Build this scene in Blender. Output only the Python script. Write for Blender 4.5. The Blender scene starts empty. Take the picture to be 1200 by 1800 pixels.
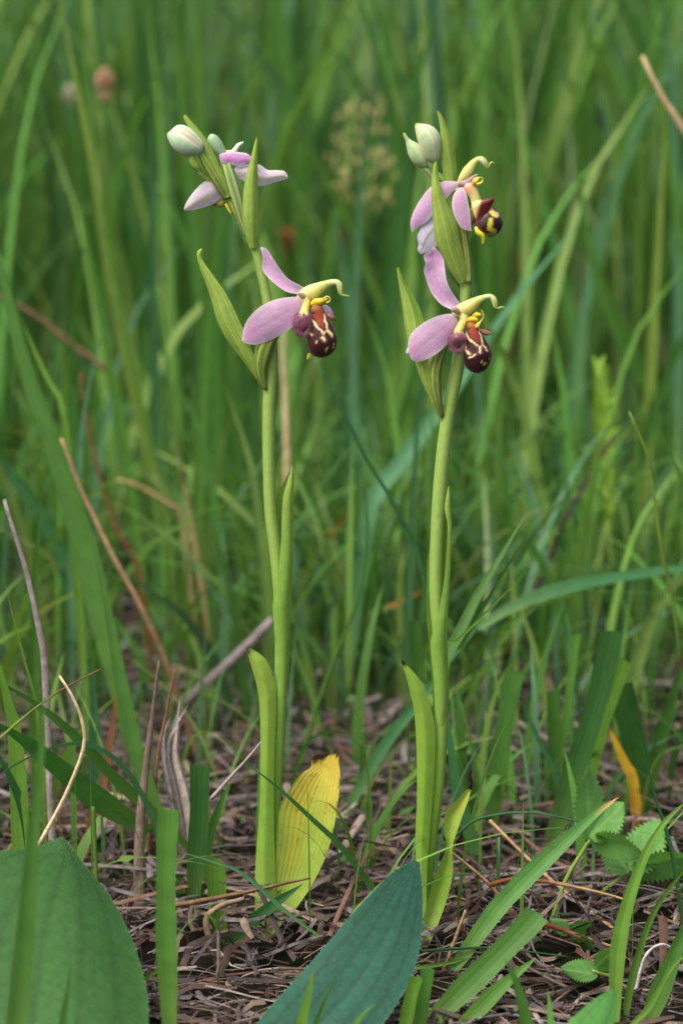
import bpy, math, random
import numpy as np
from mathutils import Vector, noise as mnoise

random.seed(7)
rng = np.random.default_rng(11)

# ------------------------------------------------------------------ camera, sky, sun, exposure
scene = bpy.context.scene
COL = scene.collection
PITCH = math.radians(11.0)
VFOV = math.radians(22.0)
CAM = Vector((0.0, -0.85, 0.309))
cam_d = bpy.data.cameras.new("camera")
cam_d.sensor_fit = 'VERTICAL'
cam_d.sensor_height = 17.3
cam_d.sensor_width = 13.0
cam_d.lens = 17.3 / 2 / math.tan(VFOV / 2)
cam_d.clip_start = 0.02
cam_d.clip_end = 500.0
cam_d.dof.use_dof = True
cam_d.dof.focus_distance = 0.852
cam_d.dof.aperture_fstop = 4.4
cam_d.dof.aperture_blades = 7
cam = bpy.data.objects.new("camera", cam_d)
cam.location = CAM
cam.rotation_euler = (math.pi / 2 - PITCH, 0, 0)
COL.objects.link(cam)
scene.camera = cam
scene.render.resolution_x, scene.render.resolution_y = 682, 1024

SUN_EL, SUN_AZ = math.radians(57), math.radians(228)   # high, from behind-left of the camera, veiled
world = bpy.data.worlds.new("World")
scene.world = world
world.use_nodes = True
wn = world.node_tree.nodes
wl = world.node_tree.links
sky = wn.new('ShaderNodeTexSky')
sky.sky_type = 'NISHITA'
sky.sun_disc = False
sky.sun_elevation = SUN_EL
sky.sun_rotation = SUN_AZ
sky.air_density = 1.0
sky.dust_density = 9.0
sky.ozone_density = 1.0
bg = wn['Background']
bg.inputs['Strength'].default_value = 0.12
wl.new(sky.outputs['Color'], bg.inputs['Color'])
sun_d = bpy.data.lights.new("sun", 'SUN')
sun_d.energy = 1.4
sun_d.angle = math.radians(35)
sun_d.color = (1.0, 0.95, 0.88)
sun = bpy.data.objects.new("sun", sun_d)
sd = Vector((math.sin(SUN_AZ) * math.cos(SUN_EL), math.cos(SUN_AZ) * math.cos(SUN_EL), math.sin(SUN_EL)))
sun.rotation_euler = sd.to_track_quat('Z', 'Y').to_euler()
sun.location = (0, -1, 3)
COL.objects.link(sun)
scene.view_settings.view_transform = 'Standard'
scene.view_settings.look = 'None'
scene.view_settings.gamma = 1.0
scene.view_settings.exposure = 0.58
scene.cycles.use_denoising = True
try:
    scene.cycles.denoiser = 'OPENIMAGEDENOISE'
except Exception:
    pass
scene.cycles.max_bounces = 8
scene.cycles.transmission_bounces = 6

# ------------------------------------------------------------------ colour and coordinate helpers
GAIN = 1.25
def S(r, g, b, k=1.0):
    o = []
    for c in (r, g, b):
        c /= 255.0
        c = c / 12.92 if c <= 0.04045 else ((c + 0.055) / 1.055) ** 2.4
        o.append(min(0.86, c * GAIN * k))
    return tuple(o)

def mix(a, b, t):
    t = max(0.0, min(1.0, t))
    return tuple(x + (y - x) * t for x, y in zip(a, b))

def mul(a, k):
    return tuple(min(0.88, x * k) for x in a)

def smooth(a, b, x):
    t = max(0.0, min(1.0, (x - a) / (b - a)))
    return t * t * (3 - 2 * t)

TH = math.tan(VFOV / 2)
CP, SP = math.cos(PITCH), math.sin(PITCH)

def ray(px, py):
    x = (px - 600.0) / 900.0 * TH
    y = (900.0 - py) / 900.0 * TH
    return Vector((x, CP + y * SP, -SP + y * CP))

def P(px, py, Y):
    """the point of the upright plane at depth Y that the photograph shows at (px, py)"""
    d = ray(px, py)
    return CAM + d * ((Y - CAM.y) / d.y)

def G(px, py, z=0.0):
    """the ground point that the photograph shows at (px, py)"""
    d = ray(px, py)
    return CAM + d * ((z - CAM.z) / d.z)

def mpp(Y):
    return (Y - CAM.y) * TH / 900.0

def catmull(pts, n):
    """smooth resample of a list of equal-length tuples, n samples, by arc length"""
    pts = [tuple(p) for p in pts]
    if len(pts) == 2:
        return [tuple(a + (b - a) * i / (n - 1) for a, b in zip(*pts)) for i in range(n)]
    ext = [tuple(2 * a - b for a, b in zip(pts[0], pts[1]))] + pts + [tuple(2 * a - b for a, b in zip(pts[-1], pts[-2]))]
    dense = []
    for i in range(1, len(ext) - 2):
        p0, p1, p2, p3 = ext[i - 1:i + 3]
        for k in range(10):
            t = k / 10
            dense.append(tuple(0.5 * (2 * b + (c - a) * t + (2 * a - 5 * b + 4 * c - d) * t * t + (3 * b - a - 3 * c + d) * t ** 3)
                               for a, b, c, d in zip(p0, p1, p2, p3)))
    dense.append(pts[-1])
    L = [0.0]
    for a, b in zip(dense, dense[1:]):
        L.append(L[-1] + math.sqrt(sum((x - y) ** 2 for x, y in zip(a[:3], b[:3]))))
    out, j = [], 0
    for i in range(n):
        s = L[-1] * i / (n - 1)
        while j < len(L) - 2 and L[j + 1] < s:
            j += 1
        f = (s - L[j]) / max(1e-9, L[j + 1] - L[j])
        out.append(tuple(a + (b - a) * f for a, b in zip(dense[j], dense[j + 1])))
    return out

# ------------------------------------------------------------------ mesh and object helpers
def mk(name, V, F, C, UV, mat, parent=None, base=None, smooth_shade=True):
    """one mesh object; V world coordinates, C colour per vertex, UV (across, along) per vertex"""
    V = np.asarray([tuple(v) for v in V], dtype=np.float64) if not isinstance(V, np.ndarray) else V
    if base is None:
        base = Vector(parent['_b']) if parent is not None and '_b' in parent else Vector((0, 0, 0))
    V = V - np.array(base)
    me = bpy.data.meshes.new(name)
    me.from_pydata(V.tolist() if isinstance(V, np.ndarray) else V, [], F if isinstance(F, list) else F.tolist())
    n = len(V)
    ca = me.attributes.new('Col', 'FLOAT_COLOR', 'POINT')
    C = np.asarray(C, dtype=np.float32)
    c4 = np.ones((n, 4), dtype=np.float32)
    c4[:, :3] = C
    ca.data.foreach_set('color', c4.ravel())
    ua = me.attributes.new('UVP', 'FLOAT_VECTOR', 'POINT')
    u3 = np.zeros((n, 3), dtype=np.float32)
    u3[:, :2] = np.asarray(UV, dtype=np.float32)
    ua.data.foreach_set('vector', u3.ravel())
    if smooth_shade:
        me.polygons.foreach_set('use_smooth', [True] * len(me.polygons))
    me.materials.append(mat)
    o = bpy.data.objects.new(name, me)
    COL.objects.link(o)
    if parent is not None:
        o.parent = parent
        o['_b'] = tuple(base)
    else:
        o.location = base
        o['_b'] = tuple(base)
    return o

def tag(o, label=None, cat=None, group=None, kind=None):
    if label: o['label'] = label
    if cat: o['category'] = cat
    if group: o['group'] = group
    if kind: o['kind'] = kind
    return o

def thing(name, label, cat, base, group=None):
    o = bpy.data.objects.new(name, None)
    o.empty_display_size = 0.01
    o.location = base
    o['_b'] = tuple(base)
    COL.objects.link(o)
    return tag(o, label, cat, group)

def grid_faces(nv, nu, closed=False):
    F = []
    m = nu if closed else nu - 1
    for j in range(nv - 1):
        for i in range(m):
            i2 = (i + 1) % nu
            F.append((j * nu + i, j * nu + i2, (j + 1) * nu + i2, (j + 1) * nu + i))
    return F

def sheet(L, R, col, nu=9, nv=28, bulge=0.15, fold=0.0, ripple=0.0, tooth=0):
    """a curved leaf between two edge lines of 3D points; bulge and fold are shares of the local width, + toward the camera"""
    L = [Vector(p) for p in catmull(L, nv)]
    R = [Vector(p) for p in catmull(R, nv)]
    V, C, UV = [], [], []
    ph = random.random() * 6
    for j in range(nv):
        v = j / (nv - 1)
        a, b = L[j], R[j]
        mid = (a + b) / 2
        j0, j1 = max(0, j - 1), min(nv - 1, j + 1)
        tan = (L[j1] + R[j1]) - (L[j0] + R[j0])
        ac = b - a
        w = ac.length
        n = ac.cross(tan)
        if n.length < 1e-12:
            n = Vector((0, -1, 0))
        n.normalize()
        if n.dot(CAM - mid) < 0:
            n = -n
        for i in range(nu):
            u = i / (nu - 1)
            p = a.lerp(b, u)
            if tooth and (i == 0 or i == nu - 1):
                p = p + (p - mid) * (0.14 * (1 - (j % 2) * 2) if 0 < j < nv - 1 else 0)
            off = bulge * math.sin(math.pi * u) + fold * (1 - abs(2 * u - 1))
            off += ripple * math.sin(v * 9 + ph) * (2 * u - 1) ** 2 * (1 if u > .5 else -1)
            V.append(p + n * (off * w))
            C.append(col(u, v))
            UV.append((u, v))
    return V, grid_faces(nv, nu), C, UV

def loft(L, R, col, depth=0.8, ns=24, nv=24, ridges=0, ridge=0.0, zc=None, hump=0.0):
    """a closed body whose outline is given by two edge lines; section = ellipse, depth times as thick as wide.
    zc: the same edge lines in picture coordinates, handed to col(u, v, x, y, front)"""
    n3 = 3
    if zc:
        L = [tuple(p) + tuple(q) for p, q in zip(L, zc[0])]
        R = [tuple(p) + tuple(q) for p, q in zip(R, zc[1])]
    L = catmull(L, nv)
    R = catmull(R, nv)
    V, C, UV = [], [], []
    for j in range(nv):
        v = j / (nv - 1)
        a, b = Vector(L[j][:3]), Vector(R[j][:3])
        mid = (a + b) / 2
        ac = (b - a) / 2
        w = ac.length
        j0, j1 = max(0, j - 1), min(nv - 1, j + 1)
        tan = Vector(L[j1][:3]) + Vector(R[j1][:3]) - Vector(L[j0][:3]) - Vector(R[j0][:3])
        n = ac.cross(tan)
        if n.length < 1e-14:
            n = Vector((0, -1, 0))
        n.normalize()
        if n.dot(CAM - mid) < 0:
            n = -n
        for i in range(ns):
            th = 2 * math.pi * i / ns
            rr = 1 + (ridge * math.cos(ridges * th) if ridges else 0)
            cx, cy = math.cos(th) * rr, math.sin(th) * rr
            V.append(mid + ac * cx + n * (cy * w * depth))
            if zc:
                x = (L[j][3] + R[j][3]) / 2 + (R[j][3] - L[j][3]) / 2 * cx
                y = (L[j][4] + R[j][4]) / 2 + (R[j][4] - L[j][4]) / 2 * cx
                C.append(col(i / ns, v, x, y, cy > -0.05))
            else:
                C.append(col(i / ns, v))
            UV.append((i / ns, v))
    F = grid_faces(nv, ns, True)
    F.append(tuple(range(ns))[::-1])
    F.append(tuple((nv - 1) * ns + i for i in range(ns)))
    return V, F, C, UV

def tube(pts, col, ns=12, nv=40, ridges=0, ridge=0.0, twist=0.0, flat=1.0):
    """pts: (x, y, z, radius)"""
    q = catmull(pts, nv)
    V, C, UV = [], [], []
    for j in range(nv):
        v = j / (nv - 1)
        p = Vector(q[j][:3])
        r = max(1e-5, q[j][3])
        t = Vector(q[min(nv - 1, j + 1)][:3]) - Vector(q[max(0, j - 1)][:3])
        t.normalize()
        s = t.cross(Vector((0, 1, 0)))
        if s.length < 1e-6:
            s = Vector((1, 0, 0))
        s.normalize()
        n = s.cross(t)
        for i in range(ns):
            th = 2 * math.pi * i / ns
            rr = r * (1 + (ridge * math.cos(ridges * th + twist * v) if ridges else 0))
            V.append(p + s * (math.cos(th) * rr) + n * (math.sin(th) * rr * flat))
            C.append(col(i / ns, v))
            UV.append((i / ns, v))
    F = grid_faces(nv, ns, True)
    F.append(tuple(range(ns))[::-1])
    F.append(tuple((nv - 1) * ns + i for i in range(ns)))
    return V, F, C, UV

def merge(parts):
    V, F, C, UV = [], [], [], []
    for v, f, c, u in parts:
        k = len(V)
        V += list(v)
        F += [tuple(i + k for i in q) for q in f]
        C += list(c)
        UV += list(u)
    return V, F, C, UV

# ------------------------------------------------------------------ materials
def plant_mat(name, stripes=0, stripe_amt=0.12, rough=0.5, spec=0.35, transl=0.3, tint=(1.05, 1.1, 0.6), nscale=220.0, namt=0.16,
              bump=0.25, speck=0.0, speck_col=(0.05, 0.03, 0.01), sheen=0.0):
    m = bpy.data.materials.new(name)
    m.use_nodes = True
    nt = m.node_tree
    N, Lk = nt.nodes, nt.links
    for nd in list(N):
        N.remove(nd)
    out = N.new('ShaderNodeOutputMaterial')
    att = N.new('ShaderNodeAttribute'); att.attribute_name = 'Col'
    uv = N.new('ShaderNodeAttribute'); uv.attribute_name = 'UVP'
    tc = N.new('ShaderNodeTexCoord')
    nz = N.new('ShaderNodeTexNoise')
    nz.inputs['Scale'].default_value = nscale
    nz.inputs['Detail'].default_value = 4
    Lk.new(tc.outputs['Object'], nz.inputs['Vector'])
    mr = N.new('ShaderNodeMapRange')
    mr.inputs['From Min'].default_value = 0.25; mr.inputs['From Max'].default_value = 0.75
    mr.inputs['To Min'].default_value = 1 - namt; mr.inputs['To Max'].default_value = 1 + namt
    Lk.new(nz.outputs['Fac'], mr.inputs['Value'])
    fac = mr.outputs['Result']
    hgt = nz.outputs['Fac']
    if stripes:
        sx = N.new('ShaderNodeSeparateXYZ')
        Lk.new(uv.outputs['Vector'], sx.inputs[0])
        wob = N.new('ShaderNodeMath'); wob.operation = 'MULTIPLY_ADD'
        Lk.new(nz.outputs['Fac'], wob.inputs[0]); wob.inputs[1].default_value = 0.03
        Lk.new(sx.outputs['X'], wob.inputs[2])
        mu = N.new('ShaderNodeMath'); mu.operation = 'MULTIPLY'
        Lk.new(wob.outputs[0], mu.inputs[0]); mu.inputs[1].default_value = stripes * 2 * math.pi
        sn = N.new('ShaderNodeMath'); sn.operation = 'COSINE'
        Lk.new(mu.outputs[0], sn.inputs[0])
        ma = N.new('ShaderNodeMath'); ma.operation = 'MULTIPLY_ADD'
        Lk.new(sn.outputs[0], ma.inputs[0]); ma.inputs[1].default_value = stripe_amt; ma.inputs[2].default_value = 1.0
        mm = N.new('ShaderNodeMath'); mm.operation = 'MULTIPLY'
        Lk.new(ma.outputs[0], mm.inputs[0]); Lk.new(fac, mm.inputs[1])
        fac = mm.outputs[0]
        ah = N.new('ShaderNodeMath'); ah.operation = 'MULTIPLY_ADD'
        Lk.new(sn.outputs[0], ah.inputs[0]); ah.inputs[1].default_value = 0.35; Lk.new(nz.outputs['Fac'], ah.inputs[2])
        hgt = ah.outputs[0]
    vm = N.new('ShaderNodeVectorMath'); vm.operation = 'SCALE'
    Lk.new(att.outputs['Color'], vm.inputs[0]); Lk.new(fac, vm.inputs['Scale'])
    colour = vm.outputs['Vector']
    if speck:
        n2 = N.new('ShaderNodeTexNoise'); n2.inputs['Scale'].default_value = nscale * 2.3; n2.inputs['Detail'].default_value = 2
        Lk.new(tc.outputs['Object'], n2.inputs['Vector'])
        cr = N.new('ShaderNodeMapRange'); cr.inputs['From Min'].default_value = 0.60; cr.inputs['From Max'].default_value = 0.70
        cr.inputs['To Max'].default_value = speck
        Lk.new(n2.outputs['Fac'], cr.inputs['Value'])
        mx = N.new('ShaderNodeMix'); mx.data_type = 'RGBA'
        Lk.new(cr.outputs['Result'], mx.inputs['Factor']); Lk.new(colour, mx.inputs['A']); mx.inputs['B'].default_value = (*speck_col, 1)
        colour = mx.outputs['Result']
    bp = N.new('ShaderNodeBump'); bp.inputs['Strength'].default_value = bump; bp.inputs['Distance'].default_value = 0.0006
    Lk.new(hgt, bp.inputs['Height'])
    pr = N.new('ShaderNodeBsdfPrincipled')
    Lk.new(colour, pr.inputs['Base Color'])
    pr.inputs['Roughness'].default_value = rough
    pr.inputs['Specular IOR Level'].default_value = spec
    if sheen:
        pr.inputs['Sheen Weight'].default_value = sheen
        pr.inputs['Sheen Roughness'].default_value = 0.4
    Lk.new(bp.outputs['Normal'], pr.inputs['Normal'])
    if transl:
        tr = N.new('ShaderNodeBsdfTranslucent')
        tv = N.new('ShaderNodeVectorMath'); tv.operation = 'MULTIPLY'
        Lk.new(colour, tv.inputs[0]); tv.inputs[1].default_value = tint
        Lk.new(tv.outputs['Vector'], tr.inputs['Color'])
        ms = N.new('ShaderNodeMixShader'); ms.inputs['Fac'].default_value = transl
        Lk.new(pr.outputs[0], ms.inputs[1]); Lk.new(tr.outputs[0], ms.inputs[2])
        Lk.new(ms.outputs[0], out.inputs['Surface'])
    else:
        Lk.new(pr.outputs[0], out.inputs['Surface'])
    return m

M_GRASS = plant_mat('grass_blade_green', stripes=4, stripe_amt=0.05, rough=0.5, spec=0.3, transl=0.38, tint=(1.15, 1.1, 0.65), nscale=160, namt=0.15, bump=0.12)
M_FIELD = plant_mat('meadow_green', rough=0.55, spec=0.3, transl=0.40, tint=(1.15, 1.1, 0.65), nscale=30, namt=0.2, bump=0.0)
M_STEM = plant_mat('orchid_stem_green', stripes=5, stripe_amt=0.05, rough=0.5, spec=0.35, transl=0.15, nscale=500, namt=0.10, bump=0.15)
M_BRACT = plant_mat('orchid_bract_green', stripes=6, stripe_amt=0.10, rough=0.5, spec=0.35, transl=0.28, nscale=500, namt=0.12, bump=0.15)
M_SHEATH = plant_mat('orchid_leaf_green', stripes=9, stripe_amt=0.06, rough=0.5, spec=0.35, transl=0.30, nscale=300, namt=0.12, bump=0.15)
M_PETAL = plant_mat('sepal_pink', stripes=0, rough=0.55, spec=0.3, transl=0.38, tint=(1.05, 0.95, 1.05), nscale=900, namt=0.12, bump=0.22)
M_BUD = plant_mat('bud_pale', rough=0.5, spec=0.35, transl=0.12, tint=(1, 1, 0.9), nscale=600, namt=0.10, bump=0.15)
M_LIP = plant_mat('lip_velvet', rough=0.38, spec=0.45, transl=0.0, nscale=1500, namt=0.12, bump=0.3, sheen=0.25)
M_COLUMN = plant_mat('column_waxy', rough=0.4, spec=0.4, transl=0.12, nscale=700, namt=0.08, bump=0.1)
M_BROAD = plant_mat('ribbed_leaf_green', stripes=0, stripe_amt=0.05, rough=0.62, spec=0.25, transl=0.2, tint=(1.1, 1.2, 0.6), nscale=420, namt=0.2, bump=0.35, speck=0.10, speck_col=(0.12, 0.13, 0.02))
M_YELLOW = plant_mat('withering_leaf', stripes=11, stripe_amt=0.05, rough=0.55, spec=0.3, transl=0.32, tint=(1.1, 1.05, 0.6), nscale=140, namt=0.18, bump=0.25, speck=0.25, speck_col=(0.06, 0.04, 0.01))
M_STRAW = plant_mat('dead_straw', stripes=3, stripe_amt=0.15, rough=0.8, spec=0.15, transl=0.10, tint=(1, 0.95, 0.85), nscale=380, namt=0.35, bump=0.4, speck=0.55, speck_col=(0.05, 0.035, 0.025))
M_LITTER = plant_mat('litter_straw', rough=0.85, spec=0.12, transl=0.08, tint=(1, 0.95, 0.85), nscale=260, namt=0.35, bump=0.2, speck=0.4, speck_col=(0.04, 0.03, 0.02))
M_SEED = plant_mat('seed_head', rough=0.8, spec=0.1, transl=0.15, tint=(1, 0.95, 0.85), nscale=400, namt=0.3, bump=0.2)
M_HAIR = plant_mat('leaf_hair', rough=0.6, spec=0.2, transl=0.5, tint=(1, 1, 1), nscale=100, namt=0.05, bump=0.0)
M_TOOTH = plant_mat('toothed_leaf_green', stripes=0, rough=0.6, spec=0.25, transl=0.3, tint=(1.1, 1.2, 0.6), nscale=200, namt=0.15, bump=0.2)

# soil
m = bpy.data.materials.new('soil')
m.use_nodes = True
N, Lk = m.node_tree.nodes, m.node_tree.links
pr = N['Principled BSDF']
tc = N.new('ShaderNodeTexCoord')
n1 = N.new('ShaderNodeTexNoise'); n1.inputs['Scale'].default_value = 90; n1.inputs['Detail'].default_value = 8
n2 = N.new('ShaderNodeTexNoise'); n2.inputs['Scale'].default_value = 9; n2.inputs['Detail'].default_value = 5
Lk.new(tc.outputs['Object'], n1.inputs['Vector']); Lk.new(tc.outputs['Object'], n2.inputs['Vector'])
cr = N.new('ShaderNodeValToRGB')
cr.color_ramp.elements[0].color = (0.006, 0.0045, 0.0035, 1); cr.color_ramp.elements[0].position = 0.3
cr.color_ramp.elements[1].color = (0.035, 0.027, 0.020, 1); cr.color_ramp.elements[1].position = 0.75
Lk.new(n1.outputs['Fac'], cr.inputs['Fac'])
cg = N.new('ShaderNodeMix'); cg.data_type = 'RGBA'
mr = N.new('ShaderNodeMapRange'); mr.inputs['From Min'].default_value = 0.48; mr.inputs['From Max'].default_value = 0.62; mr.inputs['To Max'].default_value = 0.6
Lk.new(n2.outputs['Fac'], mr.inputs['Value']); Lk.new(mr.outputs['Result'], cg.inputs['Factor'])
Lk.new(cr.outputs['Color'], cg.inputs['A']); cg.inputs['B'].default_value = (0.014, 0.020, 0.006, 1)
Lk.new(cg.outputs['Result'], pr.inputs['Base Color'])
pr.inputs['Roughness'].default_value = 0.95
pr.inputs['Specular IOR Level'].default_value = 0.1
bp = N.new('ShaderNodeBump'); bp.inputs['Strength'].default_value = 0.8; bp.inputs['Distance'].default_value = 0.004
Lk.new(n1.outputs['Fac'], bp.inputs['Height']); Lk.new(bp.outputs['Normal'], pr.inputs['Normal'])
M_SOIL = m

# ------------------------------------------------------------------ ground
def ground_z(x, y):
    if abs(x) > 3 or abs(y) > 6:
        return 0.0
    return 0.006 * (mnoise.noise(Vector((x * 9, y * 9, 0)))) + 0.004 * mnoise.noise(Vector((x * 31, y * 31, 3)))

xs = sorted(set([-200, -60, -20, -8, -4] + [round(-3 + i * 0.5, 3) for i in range(13)] + [round(-0.6 + i * 0.02, 3) for i in range(61)] + [4, 8, 20, 60, 200]))
ys = sorted(set([-200, -60, -20, -8, -4, -2, -1.2] + [round(-0.6 + i * 0.02, 3) for i in range(101)] + [1.8, 2.4, 3, 4, 6, 8, 12, 20, 60, 200]))
V = [(x, y, ground_z(x, y)) for y in ys for x in xs]
ground = mk('ground', V, grid_faces(len(ys), len(xs)), np.full((len(V), 3), 0.04), np.zeros((len(V), 2)), M_SOIL)
tag(ground, kind='structure')

# ------------------------------------------------------------------ meadow grass that nobody could count
def blade_mass(name, base, h, lean, az, face, w, c0, c1, label, cat, nseg=7, droop=0.35, mat=M_FIELD):
    n = len(h)
    s = np.linspace(0, 1, nseg + 1)
    hx, hy = np.cos(az), np.sin(az)
    off = (lean * h)[:, None] * (s[None, :] ** 1.9)
    z = h[:, None] * (s[None, :] - (np.asarray(droop) * np.ones(n))[:, None] * lean[:, None] * s[None, :] ** 3)
    px = base[:, 0, None] + hx[:, None] * off
    py = base[:, 1, None] + hy[:, None] * off
    pz = base[:, 2, None] + z
    ww = (w[:, None] / 2) * (0.65 + 0.35 * np.minimum(1, s * 4))[None, :] * (1 - s[None, :] ** 2.6) + 1e-5
    twist = face[:, None] + (rng.random(n) * 1.2 - 0.6)[:, None] * s[None, :]
    fx, fy = np.cos(twist), np.sin(twist)
    V = np.empty((n, nseg + 1, 2, 3))
    for k, sg in enumerate((-1, 1)):
        V[:, :, k, 0] = px + sg * fx * ww
        V[:, :, k, 1] = py + sg * fy * ww
        V[:, :, k, 2] = pz
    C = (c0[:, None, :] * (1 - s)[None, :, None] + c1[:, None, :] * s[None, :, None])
    C = np.repeat(C[:, :, None, :], 2, axis=2)
    UV = np.zeros((n, nseg + 1, 2, 2))
    UV[:, :, 1, 0] = 1
    UV[:, :, :, 1] = s[None, :, None]
    idx = np.arange(n)[:, None] * (nseg + 1) * 2 + np.arange(nseg)[None, :] * 2
    F = np.stack([idx, idx + 1, idx + 3, idx + 2], axis=-1).reshape(-1, 4)
    o = mk(name, V.reshape(-1, 3), F, C.reshape(-1, 3), UV.reshape(-1, 2), mat)
    return tag(o, label, cat, kind='stuff')

GREENS = np.array([S(98, 140, 66), S(76, 124, 58), S(112, 154, 74), S(74, 120, 78), S(90, 144, 66), S(124, 154, 82), S(86, 130, 98), S(136, 160, 116)])
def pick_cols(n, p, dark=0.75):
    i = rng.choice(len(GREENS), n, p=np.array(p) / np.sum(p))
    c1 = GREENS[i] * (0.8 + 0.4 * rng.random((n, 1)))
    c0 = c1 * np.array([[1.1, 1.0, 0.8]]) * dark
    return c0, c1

def scatter(n, y0, y1, spread=0.24, margin=0.16, power=1.0):
    y = y0 + (y1 - y0) * rng.random(n) ** power
    half = margin + spread * (y + 0.85)
    x = (rng.random(n) * 2 - 1) * half
    return np.stack([x, y, np.zeros(n)], axis=1)

def mass(name, n, y0, y1, hmin, hmax, wmin, wmax, p, label, lean=0.5, power=1.0, dark=0.75, nseg=7, clump=0, keep=None, spread=0.24, margin=0.16):
    b = scatter(n, y0, y1, spread, margin, power)
    if clump:
        k = scatter(clump, y0, y1, spread, margin, power)
        b = k[rng.integers(0, clump, n)] + np.concatenate([rng.normal(0, 0.022, (n, 2)), np.zeros((n, 1))], axis=1)
    h = hmin + (hmax - hmin) * rng.random(n)
    if keep is not None:
        ok = np.array([keep(x, y, hh) for (x, y, _), hh in zip(b, h)])
        b, h = b[ok], h[ok]
        n = len(h)
    c0, c1 = pick_cols(n, p, dark)
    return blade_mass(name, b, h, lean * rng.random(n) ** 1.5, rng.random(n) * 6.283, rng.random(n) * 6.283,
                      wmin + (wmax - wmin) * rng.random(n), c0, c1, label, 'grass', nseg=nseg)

def behind(x, y, h):
    return True

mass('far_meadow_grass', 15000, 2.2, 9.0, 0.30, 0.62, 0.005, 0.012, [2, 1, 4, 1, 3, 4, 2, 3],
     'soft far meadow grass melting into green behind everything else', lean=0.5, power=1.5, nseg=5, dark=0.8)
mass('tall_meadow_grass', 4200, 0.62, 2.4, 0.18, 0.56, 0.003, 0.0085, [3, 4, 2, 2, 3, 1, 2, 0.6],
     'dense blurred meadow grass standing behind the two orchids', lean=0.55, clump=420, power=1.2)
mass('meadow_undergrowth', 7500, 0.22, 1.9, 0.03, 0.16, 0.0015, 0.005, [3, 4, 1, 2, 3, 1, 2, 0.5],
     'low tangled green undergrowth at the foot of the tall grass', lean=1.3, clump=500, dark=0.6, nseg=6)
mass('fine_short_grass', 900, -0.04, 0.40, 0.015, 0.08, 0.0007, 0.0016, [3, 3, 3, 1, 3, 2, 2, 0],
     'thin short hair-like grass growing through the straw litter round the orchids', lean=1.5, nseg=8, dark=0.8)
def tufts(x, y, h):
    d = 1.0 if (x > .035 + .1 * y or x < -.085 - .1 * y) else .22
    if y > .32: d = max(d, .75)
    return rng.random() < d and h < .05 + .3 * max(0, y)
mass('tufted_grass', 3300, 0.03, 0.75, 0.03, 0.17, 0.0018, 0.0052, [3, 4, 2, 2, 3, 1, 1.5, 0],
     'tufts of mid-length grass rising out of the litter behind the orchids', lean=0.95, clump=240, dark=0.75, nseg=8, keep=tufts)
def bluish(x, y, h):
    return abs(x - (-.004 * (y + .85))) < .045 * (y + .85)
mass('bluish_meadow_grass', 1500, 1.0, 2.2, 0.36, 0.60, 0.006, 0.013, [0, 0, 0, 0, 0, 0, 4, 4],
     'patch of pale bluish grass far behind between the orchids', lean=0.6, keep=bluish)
mass('near_turf', 900, -0.75, -0.13, 0.008, 0.035, 0.001, 0.003, [3, 4, 1, 2, 3, 1, 1, 0],
     'short turf on the ground before the two broad ribbed leaves', lean=1.4, nseg=5)

# ------------------------------------------------------------------ straw litter
STRAWS = [S(140, 131, 132), S(148, 132, 116), S(122, 104, 94), S(86, 75, 70), S(120, 112, 114), S(164, 152, 140), S(124, 96, 82), S(106, 97, 97)]
def straw_strip(p, az, length, w, tilt, c, bend=0.2, nseg=5):
    V, C, UV = [], [], []
    d = Vector((math.cos(az), math.sin(az), 0))
    sdv = Vector((-math.sin(az), math.cos(az), 0))
    b = random.uniform(-bend, bend)
    kz = random.uniform(-.15, .25)
    for j in range(nseg + 1):
        t = j / nseg - 0.5
        q = Vector(p) + d * (t * length) + sdv * (b * length * (0.25 - t * t)) + Vector((0, 0, t * length * math.tan(tilt) + kz * length * (0.25 - t * t)))
        q.z = max(q.z, 0.0015)
        if q.y < -.045: q.z = min(q.z, .004)
        ww = w * (1 - 0.5 * (j / nseg) ** 2) / 2
        for k in (-1, 0, 1):
            V.append(q + sdv * (k * ww) + Vector((0, 0, (1 - abs(k)) * ww * 0.8)))
            C.append(c)
            UV.append(((k + 1) / 2, j / nseg))
    return V, grid_faces(nseg + 1, 3), C, UV

parts = []
for i in range(13000):
    Y = -0.35 + 1.4 * random.random() ** 1.2
    X = random.uniform(-1, 1) * (0.14 + 0.2 * (Y + 0.85))
    c = mul(random.choice(STRAWS), random.uniform(0.2, 0.8))
    parts.append(straw_strip((X, Y, random.uniform(0.001, 0.012 if Y > -.05 else .003)), random.gauss(0.2, 1.0), 0.008 + 0.045 * random.random() ** 2,
                             random.choice((0.0004, 0.0006, 0.0008, 0.0011, 0.0016, 0.0024)), random.gauss(0, 0.2), c, bend=.6))
for i in range(9000):
    Y = -0.2 + 0.75 * random.random() ** 1.1
    X = random.uniform(-1, 1) * (0.06 + 0.15 * (Y + 0.85))
    c = mul(random.choice(STRAWS), random.uniform(0.12, 0.65))
    parts.append(straw_strip((X, Y, random.uniform(0.001, 0.015 if Y > -.05 else .003)), random.uniform(0, 6.28), 0.004 + 0.022 * random.random() ** 2,
                             random.choice((0.0003, 0.0005, 0.0008, 0.0016, 0.003)), random.gauss(0, 0.35), c, bend=.8, nseg=3))
o = mk('straw_litter', *merge(parts), M_LITTER)
tag(o, 'matted brown and grey straw litter lying on the soil', 'litter', kind='stuff')

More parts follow.
